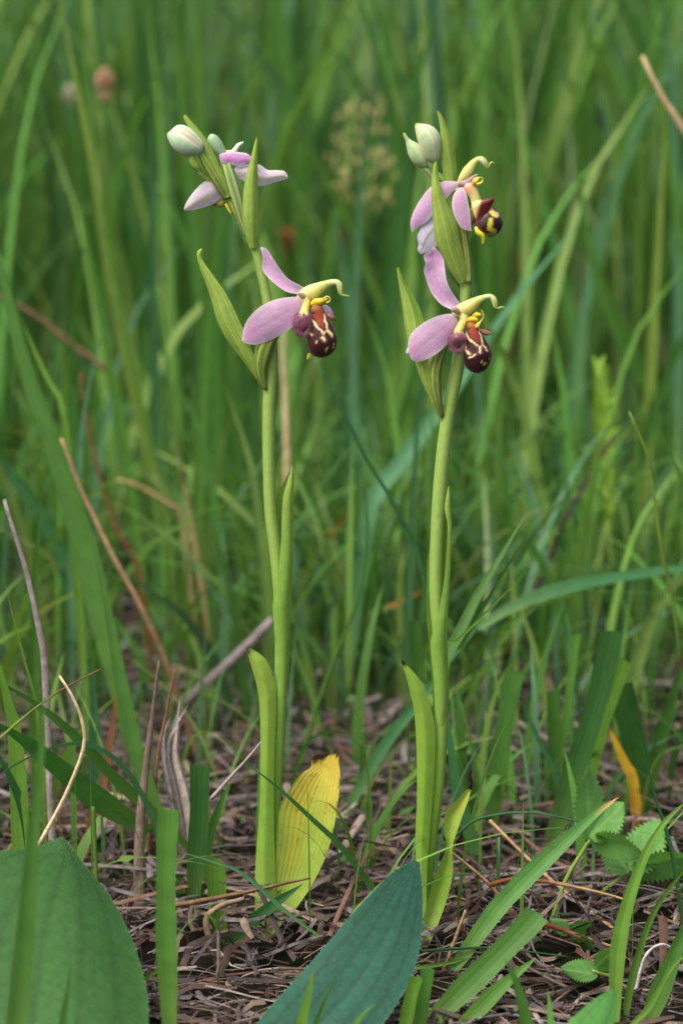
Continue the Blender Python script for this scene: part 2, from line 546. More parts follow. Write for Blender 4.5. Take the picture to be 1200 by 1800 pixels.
parts = []
for i in range(1500):
    Y = -0.03 + 1.2 * random.random()
    X = random.uniform(-1, 1) * (0.14 + 0.2 * (Y + 0.85))
    if mnoise.noise(Vector((X * 12, Y * 9, 5))) < .02:
        continue
    a = random.uniform(0, 6.28); ln = random.uniform(.003, .009); hh = random.uniform(.004, .02)
    d = Vector((math.cos(a), math.sin(a), random.uniform(-.2, .6))); sv = Vector((-d.y, d.x, random.uniform(-.3, .3))) * ln * .32
    p = Vector((X, Y, hh)); c = mul(tuple(random.choice(GREENS)), random.uniform(.5, .95))
    parts.append(([p, p + d * ln * .45 - sv, p + d * ln, p + d * ln * .45 + sv, p + d * ln * .5 - Vector((0, 0, ln * .08))], [(0, 1, 4), (1, 2, 4), (2, 3, 4), (3, 0, 4)], [c] * 5, [(0, 0)] * 5))
o = mk('ground_cover', *merge(parts), M_FIELD)
tag(o, 'tiny green seedling leaves scattered through the straw litter', 'ground cover', kind='stuff')

# ------------------------------------------------------------------ the two bee orchids
class Frame:
    """coordinates measured on an enlarged view: (x0, y0) its corner, s its scale, Y the depth of the plant"""
    def __init__(self, x0, y0, s, Y):
        self.x0, self.y0, self.s, self.Y = x0, y0, s, Y
    def p(self, x, y, d=0.0):
        return P(self.x0 + x / self.s, self.y0 + y / self.s, self.Y + d * 1e-3)
    def r(self, r):
        return r / self.s * mpp(self.Y)
    def line(self, pts, d=0.0):
        """(x, y) or (x, y, depth in mm)"""
        return [self.p(q[0], q[1], q[2] if len(q) > 2 else d) for q in pts]
    def rod(self, pts, d=0.0):
        """(x, y, radius) or (x, y, radius, depth)"""
        return [tuple(self.p(q[0], q[1], q[3] if len(q) > 3 else d)) + (self.r(q[2]),) for q in pts]

def ramp(stops):
    def f(t):
        for (a, ca), (b, cb) in zip(stops, stops[1:]):
            if t <= b:
                return mix(ca, cb, (t - a) / max(1e-6, b - a))
        return stops[-1][1]
    return f

G_STEM = S(142, 174, 88)
G_STEM2 = S(118, 160, 60)
G_BRACT = S(150, 178, 84)
G_BRACT_D = S(120, 150, 60)
G_SHEATH = S(132, 172, 76)
G_BASE = S(150, 178, 88)
PINK = S(232, 182, 228)
PINK_D = S(216, 150, 212)
LILAC = S(228, 214, 238)
CREAM = S(232, 216, 150)
MAROON = S(40, 12, 17)
PURPLE = S(122, 72, 92)
YELLOW = S(232, 190, 50)
YGREEN = S(178, 192, 92)

def stem_col(u, v):
    return mix(G_STEM2, G_STEM, smooth(0.1, 0.6, v))

def bract_col(u, v):
    e = abs(2 * u - 1)
    c = mix(G_BRACT, G_BRACT_D, 0.5 * max(0, math.cos(u * 6 * math.pi)))
    c = mix(c, S(150, 176, 82), smooth(.75, 1, e) * .6)
    return mix(c, S(150, 172, 60), smooth(.85, 1, v) * .7)

def sheath_col(u, v):
    return mix(mix(G_BASE, G_SHEATH, smooth(0.0, 0.3, v)), S(148, 178, 84), smooth(.5, 1, v))

def sepal_col(k=1.0, green=0.35, lil=0.6, deep=0.5):
    def f(u, v):
        c = mix(PINK, PINK_D, deep * (0.5 + 0.5 * math.sin(v * 5 + u * 3)))
        e = abs(2 * u - 1)
        c = mix(c, LILAC, lil * smooth(.55, 1, e))
        c = mix(c, mul(LILAC, 1.1), .8 * smooth(.9, 1, e))
        c = mix(c, mix(PINK_D, S(140, 130, 110), .6), green * math.exp(-((u - .5) / .05) ** 2) * smooth(0, .3, v) * (1 - smooth(.75, 1, v)))
        for q in (.2, .32, .41, .59, .68, .8):
            c = mix(c, mul(PINK_D, .85), .45 * math.exp(-((u - q - .03 * math.sin(v * 4)) / .014) ** 2) * (1 - smooth(.6, .95, v)))
        c = mix(c, S(206, 196, 216), .55 * (1 - smooth(0, .3, v)))
        c = mix(c, PINK_D, .5 * smooth(.5, .8, v) * (1 - smooth(.88, 1, v)) * (1 - smooth(.3, .8, e)))
        c = mix(c, LILAC, smooth(.9, 1, v) * .8)
        return mul(c, k)
    return f

def lilac_back(u, v):
    c = mix(LILAC, PINK, .45 * (1 - abs(2 * u - 1)))
    g = math.exp(-((u - .42) / .11) ** 2)
    c = mix(c, PINK_D, .35 * math.exp(-((u - .75) / .03) ** 2) + .35 * math.exp(-((u - .25) / .03) ** 2))
    return mix(c, S(152, 162, 108), .85 * g * smooth(.0, .5, v))

def seg_d(x, y, pl):
    best = 1e9
    for (a, b), (c, d) in zip(pl, pl[1:]):
        t = max(0, min(1, ((x - a) * (c - a) + (y - b) * (d - b)) / max(1e-9, (c - a) ** 2 + (d - b) ** 2)))
        best = min(best, math.hypot(x - a - t * (c - a), y - b - t * (d - b)))
    return best

def inside(x, y, poly):
    r = False
    for (a, b), (c, d) in zip(poly, poly[1:] + poly[:1]):
        if (b > y) != (d > y) and x < (c - a) * (y - b) / (d - b) + a:
            r = not r
    return r

def lip_painter(patch, lines, spots, top_y, top_col, lw):
    def f(u, v, x, y, front):
        c = mix(MAROON, S(66, 24, 26), .25 + .25 * math.sin(x * .05))
        c = mix(top_col, c, smooth(top_y - lw * 3, top_y + lw * 2, y))
        if not front:
            return mix(c, S(120, 110, 50), .3)
        nv_ = mnoise.noise(Vector((x * .035, y * .035, 1))); x += 9 * nv_; y += 9 * mnoise.noise(Vector((x * .035, y * .035, 7)))
        for pl, wd in lines:
            wd = wd * .8
            d = seg_d(x, y, pl)
            if d < wd * 2.6:
                c = mix(c, S(120, 62, 74), .7 * (1 - smooth(wd * 1.6, wd * 2.6, d)))
            c = mix(c, CREAM, 1 - smooth(wd * .55, wd * 1.15, d))
        if inside(x, y, patch):
            c = mix(S(140, 54, 26), S(100, 32, 20), smooth(patch[0][1], patch[0][1] + 14 * lw, y))
        for sx, sy, r in spots:
            d = math.hypot((x - sx) * 1.25 + (y - sy) * .3, (y - sy) * .8) + 2.5 * math.sin(x * .4 + y * .7)
            c = mix(c, S(196, 180, 96), .85 * (1 - smooth(r * .55, r * 1.0, d)))
        return c
    return f

def side_lobe_col(y0, y1):
    def f(u, v, x, y, front):
        c = mix(S(226, 206, 128), PURPLE, smooth(y0 - .05 * (y1 - y0), y0 + .2 * (y1 - y0), y + 8 * math.sin(x * .2)))
        c = mix(c, S(92, 48, 66), .5 * (0.5 + 0.5 * math.sin(x * .25 + y * .05)) * smooth(y0, y1, y))
        return c
    return f

def throat_col(u, v):
    c = mix(mix(S(196, 200, 118), S(222, 196, 96), smooth(.1, .5, v)), S(222, 202, 132), smooth(.6, 1, v))
    k = math.sin(u * 44 + 7 * v) * math.sin(v * 19 + u * 9)
    return mix(c, S(150, 84, 44), .75 * smooth(.35, .8, k) * smooth(.1, .3, v))

def zpair(fr, L, R, d):
    return fr.line(L, d), fr.line(R, d), ([q[:2] for q in L], [q[:2] for q in R])

def fuzz(name, fr, centre, rad, n, length, d, colour, parent):
    """short velvet hairs standing out of a small hump"""
    parts = []
    c = fr.p(*centre, d)
    for i in range(n):
        a = random.uniform(0, 6.283)
        e = random.uniform(-0.2, 1.0)
        dirv = Vector((math.cos(a) * math.cos(e), -math.sin(abs(e)), math.sin(a) * math.cos(e))).normalized()
        p = c + Vector((dirv.x * fr.r(rad[0]), dirv.y * fr.r(min(rad)), dirv.z * fr.r(rad[1])))
        q = p + (dirv + Vector((0, 0, -.4))).normalized() * fr.r(length)
        sv = dirv.cross(Vector((.3, 1, .2))).normalized() * fr.r(1.6)
        parts.append(([p - sv, p + sv, q], [(0, 1, 2)], [colour] * 3, [(0, 0), (1, 0), (.5, 1)]))
    o = mk(name, *merge(parts), M_HAIR, parent)
    o['kind'] = 'stuff'
    return o

# ---- left orchid
OL = P(470, 1652, 0.0); OL.z = 0.0
orchid = thing('bee_orchid', 'bee orchid with a yellowing base leaf, a hooked bract and a flower seen from behind', 'orchid', OL)
A = Frame(270, 180, 3.243, 0.0)
D = Frame(400, 680, 2.5, 0.0)
Fz = Frame(0, 1100, 2.0, 0.0)
W = Frame(0, 0, 1.0, 0.0)
mk('stem', *tube(W.rod([(468, 1665, 12), (478, 1500, 12), (487, 1330, 12), (494, 1200, 12), (494, 1080, 11.5), (486, 980, 11.5),
                        (476, 900, 11), (473, 820, 11), (473, 720, 11.5), (477, 640, 11.5), (476, 580, 10), (470, 530, 9), (460, 480, 8.5),
                        (450, 440, 8.2), (440, 412, 8), (425, 388, 8.5), (411, 362, 9), (398, 342, 8), (382, 326, 6), (362, 313, 4), (349, 302, 3)]),
                 stem_col, ns=16, nv=120, ridges=5, ridge=.03), M_STEM, orchid)

def leaf(name, fr, L, R, col, mat, parent, d=0.0, **kw):
    return mk(name, *sheet(fr.line(L, d), fr.line(R, d), col, **kw), mat, parent)

leaf('sheath_leaf', D, [(240, 1480, 0), (222, 1330, -1.6), (213, 1150, -2.4), (198, 965, -2.8), (214, 880, -3.2), (233, 700, -3.4), (242, 500, -2.6), (262, 420, -1.8), (284, 342, -1)],
     [(250, 1480, 0), (262, 1330, -1), (275, 1150, -1), (279, 950, -1), (289, 740, -.5), (286, 600, -.3), (290, 450, -.4), (291, 385, -.6), (287, 342, -1)],
     sheath_col, M_SHEATH, orchid, bulge=.3, nv=40)
leaf('sheath_lining', D, [(214, 1250, 2), (190, 930, 1.0), (179, 820, .2), (181, 750, .6), (200, 650, 2.4), (213, 540, 2.6), (214, 488, 1.5), (245, 425, .5), (283, 345, -.6)],
     [(262, 1250, 2.6), (262, 930, 2.6), (270, 820, 2.8), (275, 750, 2.8), (280, 650, 2.4), (280, 540, 1.8), (280, 488, 1.2), (282, 425, .5), (286, 345, -.6)],
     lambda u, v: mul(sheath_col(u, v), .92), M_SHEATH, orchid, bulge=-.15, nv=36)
leaf('stem_leaf', W, [(449, 1650, -2), (448, 1540, -2.5), (456, 1420, -3), (458, 1320, -3.2), (456, 1240, -3), (450, 1200, -3), (440, 1165, -3), (433, 1139, -3)],
     [(487, 1650, -3), (484, 1540, -4), (481, 1420, -4), (482, 1320, -4), (485, 1240, -3.4), (481, 1195, -3), (466, 1158, -3), (435, 1136, -3)],
     lambda u, v: mix(mix(G_BASE, S(126, 164, 64), smooth(0, .35, v)), mix(S(136, 166, 70), S(44, 34, 22), smooth(.975, .99, v + (abs(u - .3) < .12) * .01)), smooth(.4, .9, v)),
     M_SHEATH, orchid, bulge=.12, fold=.14, nv=60, nu=13)

def yellow_col(u, v):
    c = mix(S(130, 164, 76), S(140, 166, 66), smooth(.1, .45, v))
    c = mix(c, S(208, 182, 78), smooth(.60, 1.15, v + .10 * (1 - abs(2 * u - 1)) + .08 * math.sin(u * 9)))
    c = mix(c, S(190, 176, 60), .45 * math.exp(-((u - .35) / .18) ** 2) * smooth(.25, .5, v))
    edge = v + .012 * math.sin(u * 9) + .006 * math.sin(u * 23)
    c = mix(c, S(52, 36, 22), smooth(.95, .965, edge - .035 * smooth(.3, .8, u)))
    if u > .97 and math.sin(v * 60) > .3 and v > .5:
        c = mix(c, S(70, 50, 20), .7)
    return c
leaf('withering_leaf', Fz, [(922, 1130, -3), (935, 1050, -3), (952, 940, -3.4), (966, 800, -3.6), (980, 650, -3), (1022, 570, -2), (1060, 520, -1), (1092, 498, 0), (1098, 465, 0), (1116, 452, 0)],
     [(930, 1134, -3), (965, 1078, -5), (1042, 990, -7), (1108, 890, -8), (1160, 770, -8), (1182, 660, -7), (1191, 580, -6), (1194, 520, -5), (1190, 480, -4), (1192, 446, -4)],
     yellow_col, M_YELLOW, orchid, bulge=-.14, fold=-.03, nv=60, nu=19, ripple=.03)['label'] = 'green leaf turning yellow with a blackened ragged tip'
leaf('bract', A, [(645, 1645, -1), (600, 1600, -1), (535, 1510, -1.6), (468, 1420, -2), (408, 1338, -2), (360, 1240, -2), (330, 1130, -2), (300, 1040, -2), (266, 950, -2), (248, 880, -2), (250, 848, -2), (272, 833, -2)],
     [(648, 1632, -1), (622, 1590, -2), (590, 1500, -3), (555, 1400, -3.5), (522, 1320, -3.5), (490, 1250, -3.5), (450, 1160, -3.5), (400, 1070, -3.2), (350, 1000, -3), (300, 930, -2.6), (272, 880, -2.2), (282, 836, -2.2)],
     bract_col, M_BRACT, orchid, bulge=.3, nv=50, nu=13)['label'] = 'long green bract with a hooked tip'
leaf('bract', A, [(545, 826, -1.5), (520, 740, -2), (506, 650, -2.6), (508, 550, -2.8), (520, 450, -2.8), (545, 350, -2.8), (572, 240, -2.8), (586, 198, -2.8)],
     [(592, 830, -1.5), (600, 760, -1.8), (603, 680, -2), (601, 560, -2), (594, 450, -2), (593, 350, -2.2), (596, 240, -2.5), (590, 196, -2.8)],
     bract_col, M_BRACT, orchid, bulge=.34, nv=44, nu=13)
leaf('bract', A, [(405, 545, -2), (372, 455, -2.4), (330, 375, -2.6), (283, 285, -2.6), (245, 205, -2.6), (200, 138, -2.4), (174, 95, -2.2), (174, 72, -2)],
     [(440, 535, -2), (412, 440, -2), (378, 365, -2), (335, 270, -2), (290, 195, -2), (236, 130, -2), (203, 92, -2), (186, 70, -2)],
     bract_col, M_BRACT, orchid, bulge=.32, nv=40, nu=11)
leaf('bract', A, [(250, 392, -4), (222, 372, -4.2), (200, 335, -4.2), (204, 288, -4), (232, 252, -4)],
     [(262, 385, -4), (248, 360, -4.6), (236, 330, -4.6), (232, 290, -4.4), (236, 252, -4)],
     bract_col, M_BRACT, orchid, bulge=.3, nv=20, nu=9)
mk('bud', *tube(A.rod([(255, 392, 8), (247, 372, 15), (240, 345, 14), (236, 315, 6)], -3.4), lambda u, v: mix(S(150, 158, 60), S(176, 186, 96), v), ns=12, nv=14), M_BUD, orchid)

def bud_col(base, band, shade):
    def f(u, v):
        s = 0.5 + 0.5 * math.cos(u * 6 * math.pi + .6)
        c = mix(base, band, smooth(.35, .8, s))
        c = mix(c, shade, .55 * math.exp(-((s - .12) / .12) ** 2))
        c = mix(c, S(150, 172, 84), smooth(.88, 1, v) + .6 * (1 - smooth(0, .12, v)))
        return c
    return f
mk('bud', *loft(A.line([(275, 298), (240, 307), (195, 312), (150, 298), (112, 268), (88, 225), (76, 192), (77, 178)], -3),
                A.line([(288, 268), (284, 232), (258, 196), (222, 158), (176, 132), (132, 132), (100, 158), (80, 172)], -3),
                bud_col(S(216, 218, 190), S(164, 196, 160), S(138, 144, 110)), depth=.9, ns=30, nv=26, ridges=3, ridge=.035), M_BUD, orchid)
OV = lambda u, v: mix(mix(G_BRACT_D, S(158, 178, 92), .5 + .5 * math.cos(u * 12 * math.pi)), S(90, 96, 56), .25 * (1 - v))
mk('ovary', *tube(A.rod([(638, 1635, 12, -2), (612, 1540, 30, -2.4), (622, 1440, 46, -2.6), (655, 1350, 42, -3), (730, 1250, 34, -3), (800, 1160, 28, -4), (850, 1110, 24, -5)]), OV, ns=24, nv=40, ridges=6, ridge=.12, twist=1.2), M_BRACT, orchid)
mk('ovary', *tube(A.rod([(535, 760, 14, -1), (505, 660, 26, -1.2), (478, 560, 36, -1.2), (448, 460, 38, -1), (420, 365, 32, -.5), (400, 310, 22, 1)]),
                  lambda u, v: mix(S(120, 150, 70), S(176, 196, 136), .5 + .5 * math.cos(u * 12 * math.pi)), ns=24, nv=36, ridges=6, ridge=.14), M_BRACT, orchid)
mk('ovary', *tube(A.rod([(420, 545, 18, -1.5), (370, 460, 26, -2.2), (320, 375, 27, -2.4), (275, 300, 20, -2.8), (255, 270, 18, -3)]), OV, ns=20, nv=30, ridges=6, ridge=.13), M_BRACT, orchid)

# front flower of the left orchid; the column is the flower's own mesh, the rest hang on it
def column_col(u, v):
    c = mix(S(204, 208, 138), S(176, 196, 104), smooth(.15, .6, v))
    c = mix(c, S(150, 176, 74), smooth(.7, 1, v))
    c = mix(c, S(222, 206, 110), .3 * smooth(.25, .75, .5 - .5 * math.sin(2 * math.pi * u + .9)) * (1 - smooth(.35, .55, v)))
    return mix(c, S(236, 226, 184), .8 * math.exp(-((v - .66) / .09) ** 2) * smooth(.4, .9, .5 - .5 * math.sin(2 * math.pi * u + .6)))
fl = mk('flower', *tube(A.rod([(828, 1112, 22, -5), (862, 1100, 40, -6), (905, 1082, 46, -7), (950, 1056, 34, -8), (992, 1034, 22, -9), (1030, 1024, 17, -9.5),
                               (1056, 1036, 19, -9.5), (1064, 1068, 17, -9.5), (1070, 1092, 12, -9.5), (1090, 1102, 7, -9.5), (1116, 1106, 4, -9.5)]),
                        column_col, ns=18, nv=60, flat=.8), M_COLUMN, orchid)
fl['label'] = 'open flower with pink sepals and a dark bee-like lip'
def part(fr, name, L, R, col, mat, par, d=0.0, **kw):
    return mk(name, *sheet(fr.line(L, d), fr.line(R, d), col, **kw), mat, par)
part(A, 'sepal', [(818, 1094, -6), (760, 1080, -6), (700, 1040, -5.5), (642, 988, -5), (616, 945, -4.6), (622, 885, -4.2), (614, 846, -4), (609, 826, -3.6)],
     [(874, 1062, -6), (830, 1040, -6.5), (770, 1008, -6), (722, 950, -5.4), (682, 890, -5), (655, 850, -4.6), (636, 830, -4.2), (616, 822, -3.8)],
     sepal_col(1.0, .25, .5), M_PETAL, fl, bulge=-.16, nv=44, nu=39, ripple=.09)
part(A, 'sepal', [(858, 1150, -6.5), (835, 1218, -6.5), (795, 1276, -6.5), (740, 1314, -6.4), (678, 1352, -6), (600, 1379, -5.6), (542, 1378, -5.4), (508, 1366, -5.2)],
     [(838, 1108, -6.2), (800, 1108, -6.5), (740, 1114, -6.8), (672, 1132, -6.8), (600, 1170, -6.6), (542, 1228, -6.2), (512, 1292, -5.6), (504, 1356, -5.2)],
     sepal_col(1.0, .5, .4), M_PETAL, fl, bulge=.09, fold=-.03, nv=44, nu=45, ripple=.035)
part(A, 'sepal', [(960, 1190, -4), (962, 1162, -4), (980, 1154, -4), (1005, 1170, -4), (1022, 1198, -4)],
     [(975, 1240, -4.5), (985, 1232, -4.5), (1000, 1222, -4.5), (1015, 1212, -4.5), (1024, 1202, -4.3)],
     sepal_col(1.0, .1, .6), M_PETAL, fl, bulge=.15, nv=14, nu=9)
mk('petal', *tube(A.rod([(858, 1108, 18, -7.5), (846, 1100, 17, -8), (834, 1094, 12, -8.4), (824, 1088, 5, -8.6)]), lambda u, v: mix(S(196, 176, 178), S(150, 140, 120), v), ns=12, nv=12), M_PETAL, fl)
mk('throat', *tube(A.rod([(868, 1112, 32, -6.6), (872, 1150, 25, -7.6), (862, 1190, 27, -8.6), (862, 1222, 26, -9)]),
                   throat_col, ns=16, nv=20), M_COLUMN, fl)
mk('anther', *tube(A.rod([(900, 1152, 12, -9.5), (922, 1140, 22, -10), (950, 1134, 20, -10.4), (980, 1124, 10, -10.8), (992, 1116, 5, -11)]), lambda u, v: mix(S(226, 178, 44), YELLOW, v), ns=14, nv=20), M_COLUMN, fl)
mk('pollinium_thread', *tube(A.rod([(962, 1122, 3), (985, 1106, 3), (1003, 1114, 3.2), (1002, 1134, 3.2), (984, 1142, 4)], -11.3), lambda u, v: S(226, 214, 130), ns=6, nv=24), M_COLUMN, fl)
Ll = [(905, 1150), (896, 1190), (898, 1238), (884, 1300), (874, 1362), (882, 1410), (912, 1444), (948, 1455)]
Rl = [(956, 1148), (972, 1188), (992, 1225), (1020, 1270), (1043, 1330), (1041, 1392), (1012, 1436), (962, 1457)]
l3, r3, zc = zpair(A, Ll, Rl, -10)
lip = mk('lip', *loft(l3, r3, lip_painter([(903, 1210), (930, 1190), (960, 1183), (980, 1268), (966, 1286), (932, 1252)],
        [([(878, 1222), (915, 1252), (945, 1288), (968, 1312), (968, 1340)], 7), ([(900, 1232), (930, 1268)], 5), ([(968, 1205), (985, 1265), (992, 1292), (968, 1314)], 6), ([(992, 1292), (1018, 1328)], 8), ([(960, 1335), (974, 1345)], 12), ([(880, 1300), (900, 1318)], 8)],
        [(928, 1356, 12), (986, 1398, 11), (980, 1416, 7), (1022, 1392, 10), (1026, 1374, 7)], 1186, S(150, 96, 44), 7), depth=.75, ns=72, nv=80, zc=zc), M_LIP, fl)
l3, r3, zc = zpair(A, [(848, 1182), (816, 1208), (797, 1250), (800, 1300), (820, 1328), (842, 1337)], [(872, 1186), (896, 1218), (905, 1258), (893, 1284), (862, 1312), (848, 1337)], -10.5)
sl = mk('lip_side_lobe', *loft(l3, r3, side_lobe_col(1190, 1335), depth=.75, ns=30, nv=26, zc=zc), M_LIP, fl)
fuzz('velvet_hairs', A, (850, 1265), (50, 66), 620, 17, -10.5, S(150, 108, 124), sl)
mk('lip_side_lobe', *tube(A.rod([(978, 1205, 10, -8), (1000, 1216, 15, -8.4), (1020, 1230, 13, -8.6), (1034, 1244, 4, -8.6)]), lambda u, v: mix(S(190, 130, 120), S(110, 60, 62), v), ns=12, nv=14), M_LIP, fl)
part(A, 'lip_tip', [(878, 1428, -8), (874, 1450, -8), (874, 1466, -8)], [(905, 1430, -8), (900, 1452, -8), (878, 1468, -8)], lambda u, v: S(178, 186, 60), M_COLUMN, fl, nv=8, nu=5)

# upper flower of the left orchid, seen from behind
fl = mk('flower', *tube(A.rod([(412, 345, 14, -.5), (398, 300, 22, 1), (450, 290, 20, 2.5), (472, 262, 16, 3), (490, 240, 12, 3), (505, 232, 8, 3), (512, 226, 4, 3)]),
                        lambda u, v: mix(S(190, 200, 160), S(214, 214, 196), v), ns=14, nv=30), M_COLUMN, orchid)
fl['label'] = 'flower seen from behind with pale lilac sepals'
part(A, 'sepal', [(362, 300, .5), (335, 282, 0), (312, 240, -.4), (308, 205, -.6), (322, 182, -.6)], [(420, 296, .5), (408, 262, .5), (388, 222, 0), (362, 190, -.4), (335, 178, -.6)],
     lambda u, v: mix(S(158, 188, 140), S(168, 200, 168), v), M_BUD, fl, bulge=.3, nv=20, nu=11)
part(A, 'petal', [(372, 302, -1.5), (390, 345, -2), (430, 350, -2), (480, 362, -2), (530, 350, -2), (556, 340, -2)], [(375, 298, -1.5), (400, 288, -1.6), (440, 282, -1.6), (490, 284, -1.6), (535, 292, -1.6), (560, 318, -1.8)],
     lambda u, v: mix(mix(S(206, 150, 208), LILAC, smooth(.6, 1, abs(2 * u - 1))), S(140, 150, 100), .8 * smooth(.75, 1, v) * (u < .4)), M_PETAL, fl, bulge=.15, nv=24, nu=11)
part(A, 'sepal', [(430, 400, -.6), (500, 440, -.6), (560, 475, -.6), (620, 476, -.6), (690, 456, -.6), (740, 442, -.6), (764, 434, -.6)], [(470, 365, -.4), (540, 352, -.4), (600, 352, -.4), (650, 384, -.4), (700, 386, -.4), (745, 392, -.4), (766, 420, -.5)],
     lilac_back, M_PETAL, fl, bulge=.22, nv=28, nu=13)
part(A, 'sepal', [(400, 500, 0), (385, 545, 0), (340, 580, -.2), (280, 600, -.4), (225, 614, -.6), (176, 616, -.8)], [(330, 432, 0), (305, 442, -.2), (265, 470, -.4), (220, 520, -.6), (186, 572, -.8), (174, 604, -.8)],
     lilac_back, M_PETAL, fl, bulge=.2, nv=28, nu=13)
l3, r3, zc = zpair(A, [(330, 575), (345, 592), (380, 600), (420, 592)], [(342, 550), (370, 545), (400, 548), (424, 575)], 1.5)
mk('lip', *loft(l3, r3, lambda u, v, x, y, f: mix(S(70, 40, 30), S(158, 156, 70), smooth(.1, .5, v)), depth=.8, ns=16, nv=14, zc=zc), M_LIP, fl)
mk('lip_tip', *tube(A.rod([(412, 578, 9, -1.6), (425, 605, 9, -1.6), (440, 632, 7, -1.6), (445, 638, 3, -1.6)]), lambda u, v: S(198, 190, 60), ns=8, nv=10), M_COLUMN, fl)

# ---- right orchid
YR = -0.02
OR_ = P(738, 1690, YR); OR_.z = 0.0
orchid = thing('bee_orchid', 'bee orchid with two plump pale buds and two flowers facing right', 'orchid', OR_)
B = Frame(670, 180, 4.8, YR)
Cz = Frame(670, 420, 4.8, YR)
E = Frame(640, 740, 1.875, YR)
W = Frame(0, 0, 1.0, YR)
mk('stem', *tube(W.rod([(736, 1710, 10), (748, 1560, 11), (760, 1450, 12), (770, 1370, 12), (775, 1280, 12), (776, 1200, 12), (772, 1120, 12), (766, 1050, 11.5),
                        (767, 960, 11.5), (773, 860, 12.5), (782, 770, 12.5), (791, 710, 12), (803, 650, 12), (810, 600, 11), (815, 560, 10.5), (818, 520, 10), (819, 490, 10.5),
                        (812, 460, 9), (803, 420, 8), (795, 370, 8), (787, 325, 7), (775, 312, 6), (762, 304, 5), (750, 294, 4)]),
                 stem_col, ns=16, nv=120, ridges=5, ridge=.03), M_STEM, orchid)
leaf('sheath_leaf', E, [(245, 1100, 0), (236, 1000, -1.6), (228, 850, -2.6), (218, 740, -3), (226, 690, -3.4), (250, 600, -3.4), (267, 480, -3), (274, 345, -2.4), (264, 292, -2), (272, 235, -1.5), (276, 214, -1.4)],
     [(255, 1100, 0), (268, 1000, -1), (279, 900, -1), (275, 800, -1), (273, 700, -1), (280, 560, -.6), (286, 400, -.6), (288, 345, -.8), (286, 292, -1), (283, 240, -1.2), (279, 214, -1.4)],
     sheath_col, M_SHEATH, orchid, bulge=.3, nv=40)
leaf('sheath_lining', E, [(230, 960, 2), (214, 745, 1), (205, 640, .4), (205, 560, .4), (212, 430, 1.4), (240, 330, 2.5), (262, 280, 1.4), (275, 216, -.6)],
     [(262, 960, 2.6), (266, 745, 2.6), (270, 640, 2.6), (274, 560, 2.4), (280, 430, 2), (282, 330, 1.4), (282, 280, .8), (278, 216, -.8)],
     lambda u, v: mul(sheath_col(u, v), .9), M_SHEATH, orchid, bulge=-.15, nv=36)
leaf('stem_leaf', E, [(186, 1640, -2), (172, 1500, -2.4), (168, 1380, -2.8), (173, 1240, -3), (172, 1100, -3), (165, 965, -3), (150, 890, -3), (132, 825, -3), (121, 788, -3)],
     [(205, 1640, -3), (206, 1500, -4), (213, 1380, -4), (224, 1240, -4), (231, 1120, -4), (232, 1020, -3.6), (216, 935, -3.2), (186, 858, -3), (126, 788, -3)],
     lambda u, v: mix(mix(G_BASE, S(122, 162, 60), smooth(0, .3, v)), mix(S(128, 162, 64), S(40, 30, 22), smooth(.965, .98, v)), smooth(.4, .8, v)),
     M_SHEATH, orchid, bulge=.12, fold=.14, nv=60, nu=13)
leaf('base_leaf', E, [(184, 1770, -3), (192, 1660, -3.5), (214, 1560, -4.5), (240, 1480, -5), (270, 1405, -4.5), (262, 1350, -4), (268, 1288, -4), (302, 1252, -4), (344, 1206, -4)],
     [(192, 1775, -3), (246, 1650, -4.5), (276, 1562, -5.5), (292, 1480, -5.5), (290, 1405, -5), (306, 1350, -4.6), (325, 1296, -4.4), (342, 1250, -4.2), (353, 1212, -4)],
     lambda u, v: mix(mix(S(150, 178, 96), S(122, 158, 58), smooth(.1, .4, v)), S(160, 174, 76), smooth(.6, 1, v)), M_SHEATH, orchid, bulge=-.2, fold=-.1, nv=44, nu=13)
mk('withered_tip', *tube(E.rod([(346, 1212, 6), (352, 1190, 5), (346, 1172, 6), (352, 1150, 3)], -4), lambda u, v: S(44, 32, 26), ns=7, nv=12, ridges=2, ridge=.3), M_STRAW, orchid)
# bracts
leaf('bract', Cz, [(488, 1520, -1.4), (448, 1440, -1.6), (398, 1330, -2), (340, 1200, -2.4), (285, 1050, -2.6), (222, 840, -2.6), (190, 660, -2.4), (164, 480, -2.2), (139, 330, -2), (128, 245, -2)],
     [(515, 1510, -1.4), (478, 1430, -2.4), (440, 1330, -3), (415, 1200, -3.4), (398, 1050, -3.4), (372, 780, -2.4), (335, 620, -1.4), (272, 482, -1), (200, 365, -1.4), (150, 236, -2)],
     lambda u, v: mix(bract_col(u, v), S(112, 160, 48), smooth(.5, .6, u) * smooth(.35, .55, v) * .6), M_BRACT, orchid, bulge=.06, fold=.22, nv=50, nu=15)
leaf('bract', B, [(655, 1530, -2), (580, 1425, -2.6), (512, 1295, -3.4), (470, 1200, -4), (444, 1080, -4.4), (430, 900, -4.6), (420, 750, -4.6), (426, 620, -4.4), (440, 525, -4.2), (456, 502, -4.2)],
     [(722, 1500, -2.4), (716, 1430, -3), (690, 1300, -3.6), (662, 1180, -4), (632, 1030, -4.4), (588, 930, -4.6), (540, 820, -4.6), (500, 700, -4.6), (478, 610, -4.4), (470, 504, -4.2)],
     bract_col, M_BRACT, orchid, bulge=.3, nv=50, nu=15)
leaf('bract', B, [(535, 720, -1), (512, 560, -1.2), (498, 420, -1.4), (500, 310, -1.6), (494, 220, -1.6), (480, 130, -1.6), (462, 74, -1.6)],
     [(640, 700, 0), (636, 580, 0), (626, 480, 0), (608, 370, -.4), (572, 255, -.8), (530, 150, -1.2), (490, 74, -1.6)],
     bract_col, M_BRACT, orchid, bulge=.28, nv=40, nu=13)
